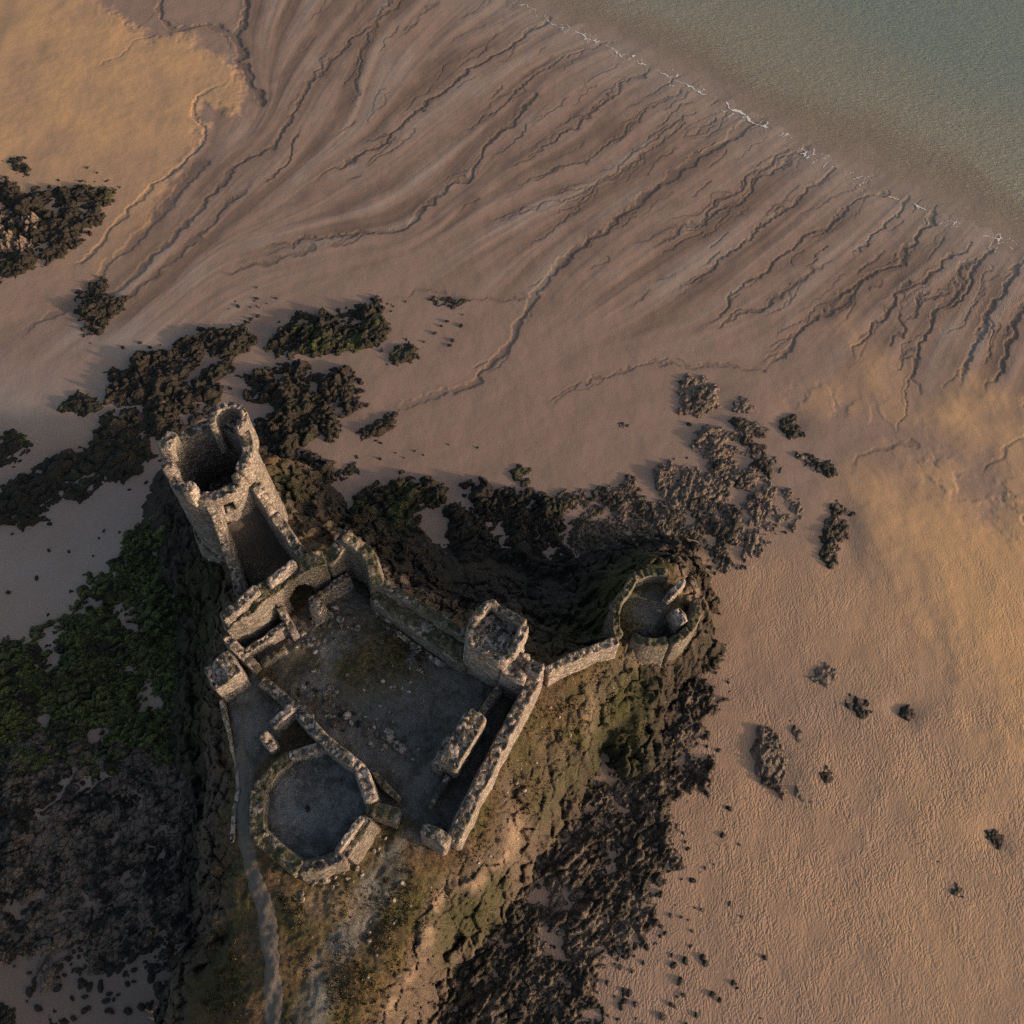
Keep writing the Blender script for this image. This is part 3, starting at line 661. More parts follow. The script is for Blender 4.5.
W('parapet', arc(tc, TR+.12, -30, 50, 18, 21.2), .85, 'stone', tower, rag=.2, base=18.8, batter=.03)
W('plinth', arc(tc, TR+.75, 178, 262, 26, 8.9), .7, 'stone', tower, rag=.15, batter=.12, base=5.0)

fl = arc(tc, .9, 0, 360, 13, 13.2)[:-1]; fm, _ = wall_mesh('floor', fl, 2.6, M['stone'], closed=True, rag=.12, base=11, seed=77, loc=np.array(tower.location), topn=14); link('floor', fm, tower)
pf_, pl_ = wall_mesh('passage_floor', [(239,518,15.5),(247,532,14.4),(257,549,13.1),(268,567,12.1),(278,582,11.4)], 4.1, M['earth'], rag=.12, batter=.08, seed=78, topn=26)
tag(link('passage_floor', pf_, None, pl_), 'dark sloping earth floor between the two thin passage walls', 'walkway')
# passage walls -----------------------------------------------------
W('passage_wall', [(209,502,19.0),(214,514,18.0),(225,544,15.8),(233,566,14.4),(240,591,13.4)], .8, 'stone', label='left wall of the narrow passage below the round tower, mossy at its foot', cat='wall', rag=.35)
W('passage_wall', [(255,484,18.6),(269,506,17.4),(286,530,15.9),(296,546,15.4),(308,560,15)], .9, 'stone', label='right wall of the narrow passage, joining the round tower to the cross wall', cat='wall', rag=.35)

# gatehouse / cross wall ---------------------------------------------
g0 = at(270, 595, 11)
gate = empty('gatehouse', g0, 'long ruined cross wall with broken arches closing the courtyard below the round tower', 'gatehouse')
W('wall', [(224,622,14.6),(240,610,15.6),(252,599,16.2),(262,590,16)], 1.7, 'stone_moss', gate, rag=.4)
W('merlon', [(222,616,16.3),(240,602,16.9),(256,588,16.8)], .75, 'stone', gate, rag=.3, base=14.0)
W('arch_wall', [(262,592,15.4),(276,582,15.6),(290,571,15.9),(305,563,16),(322,556,16)], 1.5, 'stone_moss', gate, rag=.3, openings=[(1.5, 3.9, 8, 14.3, 1.4)])
W('parapet', [(268,581,16.6),(280,571,17),(293,561,17)], .5, 'stone_pale', gate, rag=.3, base=14.6)
W('low_wall', [(245,652,12.6),(258,642,12.9),(272,632,13),(285,623,13.1)], .55, 'stone', gate, rag=.18)
W('pier', [(279,607,14),(286,619,13.2),(294,633,12.6)], .5, 'stone', gate, rag=.3)
W('side_wall', [(226,636,13.4),(236,648,12.9),(248,660,12.4),(256,668,12)], .8, 'stone', gate, rag=.3)

# north corner ---------------------------------------------------------
ncr = empty('corner_tower', at(340, 560, 10), 'broken corner tower where the cross wall meets the long courtyard wall', 'tower')
W('wall', [(326,560,15.4),(334,550,16),(341,540,16.2),(347,533,16.4)], 1.1, 'stone_moss', ncr, rag=.5)
W('curved_wall', [(345,535,16.6),(355,543,16.2),(364,548,15.9),(371,558,15.6),(374,570,15.2),(377,583,14.6)], 1.0, 'stone_moss', ncr, rag=.35)
W('inner_wall', [(311,600,13.2),(322,592,13.2),(335,583,13.2),(348,574,13)], .55, 'stone', ncr, rag=.2)
W('pier', [(312,603,13.9),(321,607,13.9)], 1.0, 'stone_pale', ncr, rag=.3)

# long courtyard wall ---------------------------------------------------
cw = empty('courtyard_wall', at(425, 615, 10), 'long low wall with a grassy wall walk along the upper side of the courtyard', 'wall')
W('outer_parapet', [(377,580,14.2),(395,590,14),(415,602,14),(435,614,14),(455,627,14),(470,637,14)], .7, 'stone_moss', cw, rag=.25)
W('wall_walk', [(375,592,12.9),(395,606,12.8),(415,620,12.8),(437,636,12.7),(458,652,12.7),(470,661,12.6)], 1.5, 'stone_moss', cw, rag=.12, topn=10)
W('kerb', [(374,600,12.9),(395,615,12.8),(415,629,12.8),(437,645,12.7),(457,660,12.6)], .3, 'stone', cw, rag=.1)

# square keep -------------------------------------------------------------
kp = empty('square_keep', at(492, 650, 10.5), 'square stone keep with jagged parapet and dark arch at the courtyard corner', 'keep')
W('keep_wall', [(477,622,18.2),(490,609,18.4),(505,619,18.2),(519,628,18.4),(511,642,18.0),(503,654,17.8),(488,646,17.8),(475,638,18.0)], 1.3, 'stone_pale', kp, closed=True, rag=.45, batter=.03, openings=[(9.3,11.6,8,14.6,1.3)])
W('roof_slab', [(482,632,17.9),(495,633,17.9),(511,636,17.9)], 3.2, 'stone', kp, rag=.3, base=16.0)
W('parapet', [(472,622,19.2),(481,611,19.6),(489,602,19.6)], .55, 'stone', kp, rag=.35, base=17.4)
W('parapet', [(491,602,19.4),(508,613,19.2),(524,623,19.4)], .55, 'stone', kp, rag=.35, base=17.4)
W('parapet', [(525,626,19.4),(519,638,19.3),(512,651,19.0)], .6, 'stone_pale', kp, rag=.3, base=17.2)
W('lower_block', [(508,660,15.6),(517,666,15.4),(527,669,15.2)], 2.2, 'stone_pale', kp, rag=.5)

# east curtain wall ------------------------------------------------------
W('curtain_wall', [(538,668,14.6),(532,684,14.5),(524,700,14.4),(512,722,14.2),(500,744,14.1),(488,768,14.0),(476,792,14.0),(466,812,14.0),(453,841,14.0)], 1.0, 'stone', label='tall straight curtain wall along the right edge of the courtyard, pale outer face', cat='wall', rag=.18, batter=.07)
W('wall_end', [(424,829,14.4),(437,835,14.6),(448,842,14.6)], .9, 'stone', label='short thick wall turning back from the lower end of the curtain wall', cat='wall', rag=.3)
W('wall_stub', [(529,664,16.4),(542,669,16.6)], .9, 'stone_pale', label='small raised wall stub where curtain wall and causeway wall meet beside the keep', cat='wall', rag=.3)
ch = empty('chamber_wall', at(455, 745, 11), 'thick freestanding wall block lying parallel inside the curtain wall, sunlit on one side', 'wall')
W('block', [(448,764,15.2),(457,747,15.5),(467,730,15.6),(477,713,15.6)], 1.65, 'stone', ch, rag=.25, batter=.02)
W('ledge', [(436,766,13.4),(444,752,14.2),(452,738,14.5)], .8, 'stone', ch, rag=.4)
W('low_wall', [(448,776,11.9),(440,790,11.8),(431,806,11.8)], .4, 'stone', label='thin low dark wall running from the wall block towards the wall end', cat='wall', rag=.2)
W('cross_wall', [(480,716,12.6),(489,702,12.8),(499,688,13)], .6, 'stone', label='low dark wall from the thick block up to the foot of the keep', cat='wall', rag=.3)

# causeway wall + east bastion ----------------------------------------------
W('causeway_wall', [(547,670,13.2),(560,663,12.9),(580,654,12.5),(600,646,12.1),(617,640,11.8)], .72, 'stone', label='narrow wall along the crest of the ridge out to the ruined bastion', cat='wall', rag=.25, batter=.1)
ba = empty('bastion', at(650, 612, 9), 'small moss grown round bastion on the tip of the headland beside the sand', 'bastion')
W('mossy_wall', [(620,634,10.4),(616,625,10.6),(616,612,10.8),(619,600,11),(630,585,11.2),(634,578,11.2)], .7, 'stone_green', ba, rag=.5, batter=.06)
W('mossy_wall', [(634,576,11.2),(648,571,11.1),(660,571,11),(669,573,10.8)], .75, 'stone_green', ba, rag=.5, batter=.06)
W('cross_wall', [(668,597,10.4),(675,590,10.8),(684,580,11)], .5, 'stone_pale', ba, rag=.3)
W('front_wall', [(634,636,9.8),(644,641,9.9),(655,642,9.9),(667,641,9.8)], .75, 'stone_green', ba, rag=.2, batter=.22)
W('pier', [(677,617,10.7),(684,613,10.8)], 1.4, 'stone_pale', ba, rag=.4)
W('mossy_wall', [(672,641,9.9),(682,636,10.1),(690,628,10.1),(697,614,9.8),(697,600,9.6)], .7, 'stone_green', ba, rag=.6, batter=.1)

# west block, path kerb, diagonal wall ----------------------------------------
W('wall_block', [(210,679,14),(222,670,14.4),(234,661,14.6)], 2.2, 'stone', label='thick square wall block on the left edge, yellow lichen on its crest', cat='wall', rag=.35)
W('retaining_wall', [(221,700,11.3),(230,741,11.2),(237,772,11),(238,790,10.9),(234,811,10.7),(232,840,10.6)], .28, 'stone_pale', label='thin low retaining wall along the left edge of the terrace and path', cat='wall', rag=.1)
W('diagonal_wall', [(262,681,12),(280,695,12.2),(297,710,12.8),(308,722,13),(324,740,13.4),(338,751,13.6),(350,760,13.8),(361,768,13.8)], .85, 'stone', label='diagonal wall between the terrace and the courtyard, running up to the octagon', cat='wall', rag=.3)
W('wall_stump', [(272,724,12.8),(282,715,13.2),(292,707,13)], .75, 'stone_pale', label='upper of two short sunlit wall stumps on the terrace', cat='wall', rag=.4)
W('wall_stump', [(264,735,12.9),(273,748,12.6)], .8, 'stone_pale', label='lower of two short sunlit wall stumps, nearest the octagon', cat='wall', rag=.4)

# octagonal gun tower -----------------------------------------------------------
oc = empty('octagon', at(310, 805, 11.3), 'roofless eight sided enclosure with a gravel floor beside the path', 'tower')
W('wall', [(290,755,12.5),(308,750,12.7),(327,744,12.9)], .7, 'stone_pale', oc, rag=.15)
W('mossy_bank', [(288,756,12.4),(274,770,12.4),(259,789,12.3)], 1.0, 'stone_moss', oc, rag=.2)
W('wall', [(258,791,12.6),(256,812,12.5),(256,832,12.5)], 1.05, 'stone_moss', oc, rag=.2)
W('wall', [(257,834,12.6),(274,849,12.6),(298,868,12.6)], 1.15, 'stone_moss', oc, rag=.25)
W('wall', [(299,868,12.5),(320,865,12.7),(343,856,12.9)], .72, 'stone_dim', oc, rag=.3, batter=.22)  # darker copy of the stone paints weak light on these two outer walls
W('wall', [(344,854,12.9),(356,837,13.1),(368,818,13.2)], .75, 'stone_dim', oc, rag=.25, batter=.28)
W('wall', [(361,770,13.8),(366,784,13.8),(371,800,13.6)], .95, 'stone_pale', oc, rag=.25)
W('crest', [(338,850,13.7),(349,834,13.9),(361,818,13.9)], .45, 'stone_pale', oc, rag=.3, base=12)
W('wall_spur', [(368,808,13.2),(382,811,13),(398,816,12.7)], 1.1, 'stone_moss', label='short mossy wall spur sticking out from the octagon into the courtyard entrance', cat='wall', rag=.25)
W('sloping_wall', [(374,772,12.6),(386,787,12.3),(398,799,11.9)], .5, 'stone_moss', label='low sloping wall fragment behind the octagon on the courtyard side', cat='wall', rag=.25)

# ------------------------------------------------------------------ rock outcrops
def components(keep):
    lab = np.where(keep, np.arange(keep.size).reshape(keep.shape)+1, 0)
    while True:
        old = lab.copy(); p = np.pad(lab, 1)
        m = np.maximum.reduce([p[1:-1,1:-1], p[:-2,1:-1], p[2:,1:-1], p[1:-1,:-2], p[1:-1,2:]])
        lab = np.where(keep, m, 0)
        # pointer jumping
        f = lab.ravel(); k = f > 0; f2 = f.copy(); f2[k] = np.maximum(f[k], f[f[k]-1]); lab = f2.reshape(lab.shape)
        if (lab == old).all(): return lab
PEB = []
BOULDERS = []
def outcrop(name, poly, hgt, mat, label, cat='rock', spread=1.0, grow=.25, res=.115, seed=0, frag=0., block=.6, edge=2.0, big=.6, kind=None, blabel=None, bgroup=None, z=.4, zfun=None, group=None):
    P = xy(poly, z); lo = P.min(0)-2.2; hi = P.max(0)+2.2
    gx = np.arange(lo[0], hi[0], res); gy = np.arange(lo[1], hi[1], res); X, Y = np.meshgrid(gx, gy)
    s = sand_base(X, Y); wx = fbm(X*.45, Y*.45, 4, seed+1)
    d = sdist(X, Y, P)+grow+spread*wx+.7*spread*fbm(X*1.2, Y*1.2, 4, seed+2)
    ca, sa = math.cos(.62+.13*(seed % 5)), math.sin(.62+.13*(seed % 5)); U = X*ca+Y*sa; Vv = -X*sa+Y*ca
    f1, f2, ci, dx, dy = worley(U*block*.72+.30*pn(X*1.1, Y*1.1, seed), Vv*block*1.3+.30*pn(X*1.1, Y*1.1, seed+4), seed+6)
    g1, g2, cj, ex, ey = worley(U*block*1.8, Vv*block*3.0+.2*pn(X*2, Y*2, seed+8), seed+9)
    blk = np.minimum(1, (f2-f1)*3.2)*(.35+.65*ci) + .35*((ci*7.7 % 1)-.5)*dx*1.6 + .35*((ci*13.3 % 1)-.5)*dy*1.6
    sm = np.minimum(1, (g2-g1)*3)*(.3+.7*cj)
    env = sstep(-.6, edge, d)
    strat = ridged(U*.55*block, Vv*1.5*block, 4, seed+14)-.6
    hgt = hgt*.66; mm = sstep(-.25, .3, fbm(X*.17, Y*.17, 3, seed+19)); h = hgt*env*(.18+(.25+.42*mm)*blk+(.42-.34*mm)*sm+.62*fbm(X*.3, Y*.3, 4, seed+12)+.45*strat) + .07*fbm(X*3, Y*3, 3, seed+15)*env
    h -= frag*(1-env)*hgt*.35 + .16*(1-sstep(-.4, 1.2, d)) + .05
    h = np.where(d < -1.6, -1, h)
    Z = s+h
    if zfun is not None: Z = zfun(X, Y, Z, h)
    k = h > -.02; keep = k[:-1,:-1] & k[1:,1:] & k[:-1,1:] & k[1:,:-1]
    # let the skirt dip into the sand
    kk = keep.copy(); kk[1:] |= keep[:-1]; kk[:-1] |= keep[1:]; kk[:,1:] |= keep[:,:-1]; kk[:,:-1] |= keep[:,1:]
    Z = np.where(k, Z, np.minimum(Z, s-.12))
    lab = components(kk); ids, cnt = np.unique(lab[lab > 0], return_counts=True)
    if not len(ids): return
    order = np.argsort(-cnt); main = ids[order[0]]; area = cnt*res*res
    for i in order:
        if ids[i] == main or (kind == 'stuff' and area[i] > big): continue
        if area[i] < .12: continue
        ys, xs = np.where(lab == ids[i]); c = (float(X[ys[0], xs].mean()), float(Y[ys, xs[0]].mean()))
        (BOULDERS if area[i] > big else PEB).append((X, Y, Z, lab == ids[i], mat, c, area[i], blabel, bgroup))
    sel = (lab == main)
    if kind == 'stuff':
        for i in order:
            if area[i] > big: sel |= lab == ids[i]
    c = P.mean(0); org = (c[0], c[1], float(sand_base(np.array([c[0]]), np.array([c[1]]))[0]))
    o = link(name, grid_mesh(name, X, Y, Z, M[mat], None, sel, org), None, org)
    tag(o, label, None if kind == 'stuff' else cat, group, kind)
    return o

LB = ('small dark boulder by the seaweed covered rocks left of the castle', 'small dark boulders by the left hand rocks')
LU = ('small dark boulder on the sand above the castle', 'small dark boulders above the castle')
LR = ('small tan boulder among the rocks on the right hand sand', 'small tan boulders on the right hand sand')
LS = ('dark boulder at the foot of the right hand cliff', 'dark boulders below the right hand cliff')
LW = ('black boulder on the shaded sand at lower left', 'black boulders on the shaded lower left sand')
def OC(*a, L=LU, **k): return outcrop(*a, blabel=L[0], bgroup=L[1], **k)

OC('rock_outcrop', [(-60,168),(0,176),(29,190),(70,188),(88,184),(100,178),(126,187),(111,218),(97,228),(70,258),(44,266),(29,278),(0,284),(-60,290)], 1.5, 'weed', 'broad weedy rock outcrop with a pale middle at the upper left edge', seed=100, L=LB, big=.5)
OC('pale_rock', [(-40,222),(0,212),(30,212),(44,225),(40,245),(10,262),(-40,262)], 2.6, 'tan', 'pale tan bare rock in the middle of the upper left outcrop', seed=104, L=LB)
OC('weedy_rock', [(5,160),(22,157),(34,166),(28,180),(8,176)], .7, 'weed', 'small weedy rock just above the upper left outcrop', seed=110, spread=.6, edge=1., L=LB)
OC('weedy_rock', [(78,292),(100,285),(122,295),(126,312),(112,330),(92,338),(78,322)], 1.4, 'weed', 'round dark weedy rock alone on the sand at left, green tip', seed=120, edge=1.6, L=LB)
OC('rock_shelf', [(104,413),(111,376),(138,356),(170,352),(184,338),(204,330),(240,326),(259,338),(249,360),(214,384),(226,396),(200,430),(170,460),(122,482),(102,499),(66,499),(38,529),(-30,535),(-30,498),(0,496),(46,458),(84,450),(96,432)], 1.5, 'weed', 'large dark seaweed covered rock shelf left of the round tower', seed=130, L=LB, edge=1.6)
OC('weedy_rock', [(62,402),(78,396),(100,398),(104,412),(80,420),(60,414)], .8, 'green', 'low green weedy rock beside the left rock shelf', seed=140, spread=.6, edge=1., L=LB)
OC('weedy_rock', [(0,440),(16,434),(34,442),(30,458),(8,474),(-20,476),(-20,450)], .8, 'green', 'small green weedy rock at the left edge below the sand channel', seed=143, spread=.6, edge=1., L=LB)
OC('rock_mass', [(238,382),(262,372),(293,366),(320,372),(346,369),(362,394),(357,420),(334,436),(318,448),(333,462),(328,508),(315,530),(290,525),(268,500),(255,460),(262,420)], 2.0, 'weed', 'dark weedy rock mass behind the right side of the round tower', seed=150, edge=2.)
OC('rock_outcrop', [(264,350),(280,330),(296,312),(321,312),(336,316),(352,305),(372,302),(386,310),(388,335),(371,352),(340,360),(302,357),(278,356)], 1.5, 'green', 'green topped weedy outcrop above the rock mass behind the tower', seed=160, edge=1.6)
OC('weedy_rock', [(385,366),(394,350),(409,341),(424,350),(414,362),(396,368)], .9, 'weed', 'small wedge shaped dark rock on the open sand above the castle', seed=170, spread=.5, edge=1.)
OC('long_rock', [(358,434),(372,424),(392,413),(402,414),(396,428),(378,440),(364,446)], .9, 'weed', 'long narrow dark rock pointing up the beach beside the sand channel', seed=175, spread=.45, edge=1.)
OC('weedy_rock', [(338,478),(346,464),(358,458),(356,474),(346,486)], .8, 'weed', 'small dark rock in the gap between the two rock masses', seed=178, spread=.5, edge=1.)
OC('rock_mass', [(354,500),(376,486),(400,480),(427,474),(446,485),(440,506),(423,514),(421,541),(418,568),(398,560),(380,548),(354,536),(350,518)], 1.8, 'green', 'dark green rock mass above the corner tower', seed=180, edge=1.7)
OC('weedy_rock', [(508,468),(520,462),(530,470),(529,483),(514,485)], .8, 'weed', 'lone dark rock on the sand above the square keep', seed=185, spread=.45, edge=1.)
OC('rock_mass', [(448,496),(477,484),(505,490),(534,490),(556,500),(560,540),(590,560),(604,590),(580,622),(545,632),(520,600),(470,610),(440,592),(428,575),(440,545),(446,520)], 1.7, 'black', 'wide dark rock mass between the courtyard wall and the upper beach', seed=190, edge=1.8)
OC('brown_rocks', [(545,505),(575,494),(600,488),(630,482),(645,500),(668,520),(662,545),(690,556),(700,580),(680,572),(650,566),(620,575),(600,582),(575,560),(550,540)], 0.68, 'brown', 'brown broken rocks on the sand just above the bastion', seed=200, edge=0.98, block=1.0, L=LR, grow=.5, frag=.55)
OC('tan_outcrop', [(675,390),(690,378),(712,382),(722,396),(705,412),(690,420),(678,410)], 0.68, 'tan', 'tan layered outcrop at the top of the right hand rock group', seed=210, spread=.7, edge=0.84, L=LR, grow=.5, frag=.55)
OC('tan_rock', [(735,402),(745,398),(752,408),(744,414),(734,412)], 0.37, 'tan', 'pale flat rock half buried beside the layered outcrop', seed=213, spread=.4, edge=0.56, L=LR, grow=.5, frag=.55)
OC('dark_rock', [(736,422),(752,420),(768,430),(764,440),(746,438)], 0.56, 'brown', 'dark rock at the top of the central rock cluster on the right', seed=215, spread=.5, edge=0.70, L=LR, grow=.5, frag=.55)
OC('dark_rock', [(782,416),(792,412),(802,420),(802,434),(792,436),(783,428)], 0.62, 'mixed', 'lone dark rounded rock right of the central rock cluster', seed=217, spread=.35, edge=0.70, L=LR, grow=.5, frag=.55)
OC('rock_cluster', [(696,436),(716,428),(738,434),(752,446),(764,460),(762,478),(748,494),(728,490),(712,478),(698,462)], 0.81, 'tan', 'dense cluster of tan rocks in the middle of the right hand group', seed=220, spread=.8, edge=0.98, block=.95, L=LR, grow=.5, frag=.55)
OC('rock_cluster', [(652,474),(672,462),(692,470),(700,486),(690,506),(668,510),(654,494)], 0.74, 'tan', 'rounded tan rock cluster left of the middle cluster', seed=224, spread=.7, edge=0.91, block=.95, L=LR, grow=.5, frag=.55)
OC('rock_cluster', [(688,506),(712,498),(736,510),(742,530),(726,548),(742,570),(716,574),(698,552),(686,530)], 0.74, 'brown', 'brown rock cluster nearest the bastion on the right hand beach', seed=228, spread=.9, edge=0.98, block=.95, L=LR, grow=.5, frag=.55)
OC('rock_cluster', [(745,506),(768,484),(788,492),(800,518),(784,530),(760,526)], 0.62, 'tan', 'loose tan rocks at the right of the middle cluster', seed=232, spread=.8, edge=0.84, block=.95, L=LR, grow=.5, frag=.55)
OC('tan_rock', [(798,458),(812,456),(826,464),(832,476),(814,474),(800,470)], 0.62, 'mixed', 'dark and tan rock between the cluster and the long rock at right', seed=236, spread=.5, edge=0.70, L=LR, grow=.5, frag=.55)
OC('long_rock', [(836,505),(848,512),(850,525),(842,540),(838,560),(826,566),(818,552),(824,530),(828,514)], 0.74, 'mixed', 'tall upright patch of dark ringed rocks at the right end of the group', seed=240, spread=.5, edge=0.77, block=.95, L=LR, grow=.5, frag=.55)
OC('flat_stone', [(950,484),(958,484),(962,492),(954,490)], 0.24, 'brown', 'small lone stone on the orange sand at far right', seed=244, spread=.2, edge=0.42, L=LR, grow=.35, frag=.4)
OC('tan_rock', [(816,668),(828,662),(838,672),(838,684),(826,688),(816,682)], 0.48, 'tan', 'tan rock at the top of the lower right rock group', seed=250, spread=.5, edge=0.70, L=LR, grow=.35, frag=.4)
OC('tan_rock', [(846,692),(858,688),(866,704),(862,722),(850,716),(842,704)], 0.48, 'mixed', 'ridged tan rock with a grey streak, right in the lower right group', seed=253, spread=.5, edge=0.70, L=LR, grow=.35, frag=.4)
OC('dark_rock', [(896,704),(906,702),(914,712),(906,720),(895,716)], 0.42, 'mixed', 'lone small dark rock with a drag mark, at right in the sand', seed=256, spread=.3, edge=0.63, L=LR, grow=.35, frag=.4)
OC('tan_rock', [(786,720),(798,724),(806,738),(800,746),(788,736)], 0.42, 'mixed', 'small rock with a dark end above the long jointed rock', seed=259, spread=.4, edge=0.63, L=LR, grow=.35, frag=.4)
OC('long_rock', [(758,728),(772,726),(780,744),(786,770),(780,792),(764,788),(756,768),(755,745)], 0.58, 'tan', 'long jointed tan rock lying in the lower right sand', seed=262, spread=.5, edge=0.77, block=1.0, L=LR, grow=.35, frag=.4)
OC('dark_rock', [(820,758),(828,762),(832,774),(824,784),(818,774)], 0.37, 'weed', 'small black rock in the middle of the lower right group', seed=265, spread=.4, edge=0.56, L=LR, grow=.35, frag=.4)
OC('tan_rock', [(794,790),(806,792),(816,806),(818,818),(804,816),(796,806)], 0.48, 'tan', 'small tan rock at the bottom of the lower right group', seed=268, spread=.4, edge=0.63, L=LR, grow=.35, frag=.4)
OC('dark_rock', [(984,832),(996,830),(1004,842),(996,852),(984,848)], 0.42, 'mixed', 'dark rock in a hollow near the right edge', seed=271, spread=.3, edge=0.63, L=LR, grow=.35, frag=.4)
OC('dark_rock', [(930,860),(938,858),(942,868),(934,872)], 0.31, 'mixed', 'tiny dark rock above the lowest right hand rock', seed=274, spread=.25, edge=0.49, L=LR, grow=.35, frag=.4)
OC('tan_rock', [(948,882),(958,878),(972,882),(972,896),(956,900),(948,894)], 0.42, 'mixed', 'lowest grey rock in the rippled sand at right', seed=277, spread=.4, edge=0.63, L=LR, grow=.35, frag=.4)
OC('dark_rock', [(850,744),(858,744),(860,752),(852,754)], 0.26, 'mixed', 'tiny dark rock at the tip of the ridged tan rock', seed=279, spread=.2, edge=0.42, L=LR, grow=.35, frag=.4)
OC('weedy_rock', [(720,980),(732,978),(738,990),(728,1000),(718,994)], 0.68, 'green', 'green weedy rock near the bottom edge, right of the boulder field', seed=281, spread=.3, edge=.9, L=LS)
OC('dark_rock', [(722,894),(732,894),(736,906),(726,910)], 0.51, 'weed', 'small dark rock on the ripples right of the boulder field', seed=283, spread=.3, edge=.8, L=LS)
OC('long_rock', [(26,906),(36,902),(44,918),(58,920),(64,944),(60,980),(46,990),(38,964),(34,938)], 1.1, 'grey', 'long dark rock with a pale back in the lower left corner', seed=285, spread=.5, edge=1.1, L=LW)
OC('dark_rock', [(-20,996),(8,994),(16,1004),(14,1040),(-20,1040)], 1.0, 'black', 'black rock cut by the left corner of the bottom edge', seed=288, spread=.4, edge=1., L=LW)
OC('dark_rock', [(52,1004),(60,1002),(66,1014),(74,1024),(54,1030)], .7, 'black', 'small black rock at the bottom edge, lower left', seed=290, spread=.4, edge=.9, L=LW)
OC('rock_cluster', [(700,478),(716,470),(728,484),(724,500),(706,504),(696,494)], .7, 'tan', 'flat tan rocks filling the gap below the middle cluster', seed=400, spread=.8, edge=.9, block=.95, L=LR, grow=.8)
OC('rock_cluster', [(730,512),(752,500),(770,530),(764,556),(744,556),(736,536)], .7, 'tan', 'broken tan rocks between the brown cluster and the long ringed rock', seed=404, spread=.9, edge=.9, block=.95, L=LR, grow=.8)
OC('rock_cluster', [(660,508),(684,512),(694,540),(704,566),(690,578),(672,552),(656,530)], .7, 'brown', 'low brown rocks reaching down towards the bastion', seed=408, spread=.9, edge=.9, block=.95, L=LR, grow=.8)
OC('rock_cluster', [(744,440),(764,446),(782,470),(770,482),(752,464)], .6, 'mixed', 'thin string of dark rocks right of the middle cluster', seed=412, spread=.8, edge=.9, block=.95, L=LR, grow=.6)
OC('weedy_rock', [(425,300),(446,296),(470,302),(462,308),(438,308)], .5, 'weed', 'low dark rocks in a scour on the sand above the green topped outcrop', seed=416, spread=.5, edge=.8, L=LU)
OC('dark_rock', [(612,430),(622,420),(632,430),(624,440)], .4, 'mixed', 'small half buried rock left of the layered outcrop', seed=420, spread=.4, edge=.7, L=LR)
# masses that read as one
OC('seaweed_rocks', [(-60,636),(0,640),(40,628),(63,618),(80,590),(112,574),(114,540),(142,526),(156,504),(178,500),(196,530),(212,580),(208,620),(200,660),(206,700),(205,740),(160,770),(100,780),(60,770),(0,780),(-60,780)], 1.9, 'lush', 'mass of green seaweed covered boulders below the left side of the castle', seed=300, block=.75, edge=2.2, kind='stuff', L=LW, res=.12)
OC('dark_rocks', [(-60,735),(40,722),(110,735),(165,722),(212,700),(224,800),(206,830),(206,890),(212,935),(184,965),(160,985),(128,972),(98,985),(66,968),(36,962),(0,966),(-60,985)], 1.15, 'grey', 'mass of grey and black weedy boulders on the shaded sand at left', seed=310, block=.8, edge=2.6, frag=.8, kind='stuff', L=LW, res=.12, big=1.2)
OC('boulder_slope', [(715,600),(708,640),(722,690),(716,740),(713,768),(694,806),(672,824),(690,860),(670,911),(629,958),(600,1000),(590,1060),(400,1060),(425,1000),(450,960),(500,905),(545,840),(590,790),(606,760),(650,740),(672,690),(695,650),(700,620)], 1.25, 'brown', 'jumble of brown and black boulders below the right hand cliff', seed=320, block=.85, edge=2.6, frag=.5, spread=1.4, grow=.6, kind='stuff', L=LS, res=.12, big=1.5)

# separate blocks broken off the outcrops
BOULDERS.sort(key=lambda b: -b[6])
for X, Y, Z, sel, mat, c, ar, bl, bg in BOULDERS[:170]:
    org = (c[0], c[1], float(sand_base(np.array([c[0]]), np.array([c[1]]))[0]))
    ys, xs = np.where(sel); s = (slice(ys.min(), ys.max()+2), slice(xs.min(), xs.max()+2)); ss = (slice(ys.min(), ys.max()+1), slice(xs.min(), xs.max()+1))
    o = link('boulder', grid_mesh('boulder', X[s], Y[s], Z[s], M[mat], None, sel[ss], org), None, org)
    tag(o, bl, 'boulder', bg)
print('boulders', len(BOULDERS), 'pebbles', len(PEB))

# ------------------------------------------------------------------ loose stones (shared meshes)
def stone_mesh(seed, mat, flat=.6):
    r = np.random.default_rng(seed); import bmesh
    bm = bmesh.new(); bmesh.ops.create_icosphere(bm, subdivisions=3, radius=1)
    V = np.array([v.co[:] for v in bm.verts])
    for k in range(11):
        n = r.normal(size=3); n /= np.linalg.norm(n); d = r.uniform(.55, .85); t = V@n-d
        V = V-np.maximum(t, 0)[:,None]*n*.95
    V *= np.array([1, r.uniform(.6, .9), flat]); V += r.normal(size=V.shape)*.012
    for v, p in zip(bm.verts, V): v.co = p
    me = bpy.data.meshes.new('stone'); bm.to_mesh(me); bm.free(); me.materials.append(mat); return me
SM = {k: [stone_mesh(i+hash_, M[k]) for i in range(6)] for k, hash_ in (('stone_pale', 0), ('black', 20), ('brown', 40), ('tan', 60), ('grey', 80))}
def stone(name, p, r, kind, label, cat, group, rot=None, sc_=(1,1,1)):
    o = link(name, random.choice(SM[kind]), None, (p[0], p[1], p[2]+r*.12))
    o.scale = (r*sc_[0], r*sc_[1], r*sc_[2]); o.rotation_euler = (random.uniform(-.2,.2), random.uniform(-.2,.2), random.uniform(0, 6.28) if rot is None else rot)
    return tag(o, label, cat, group)
g = 'fallen stones in rows by the courtyard wall'
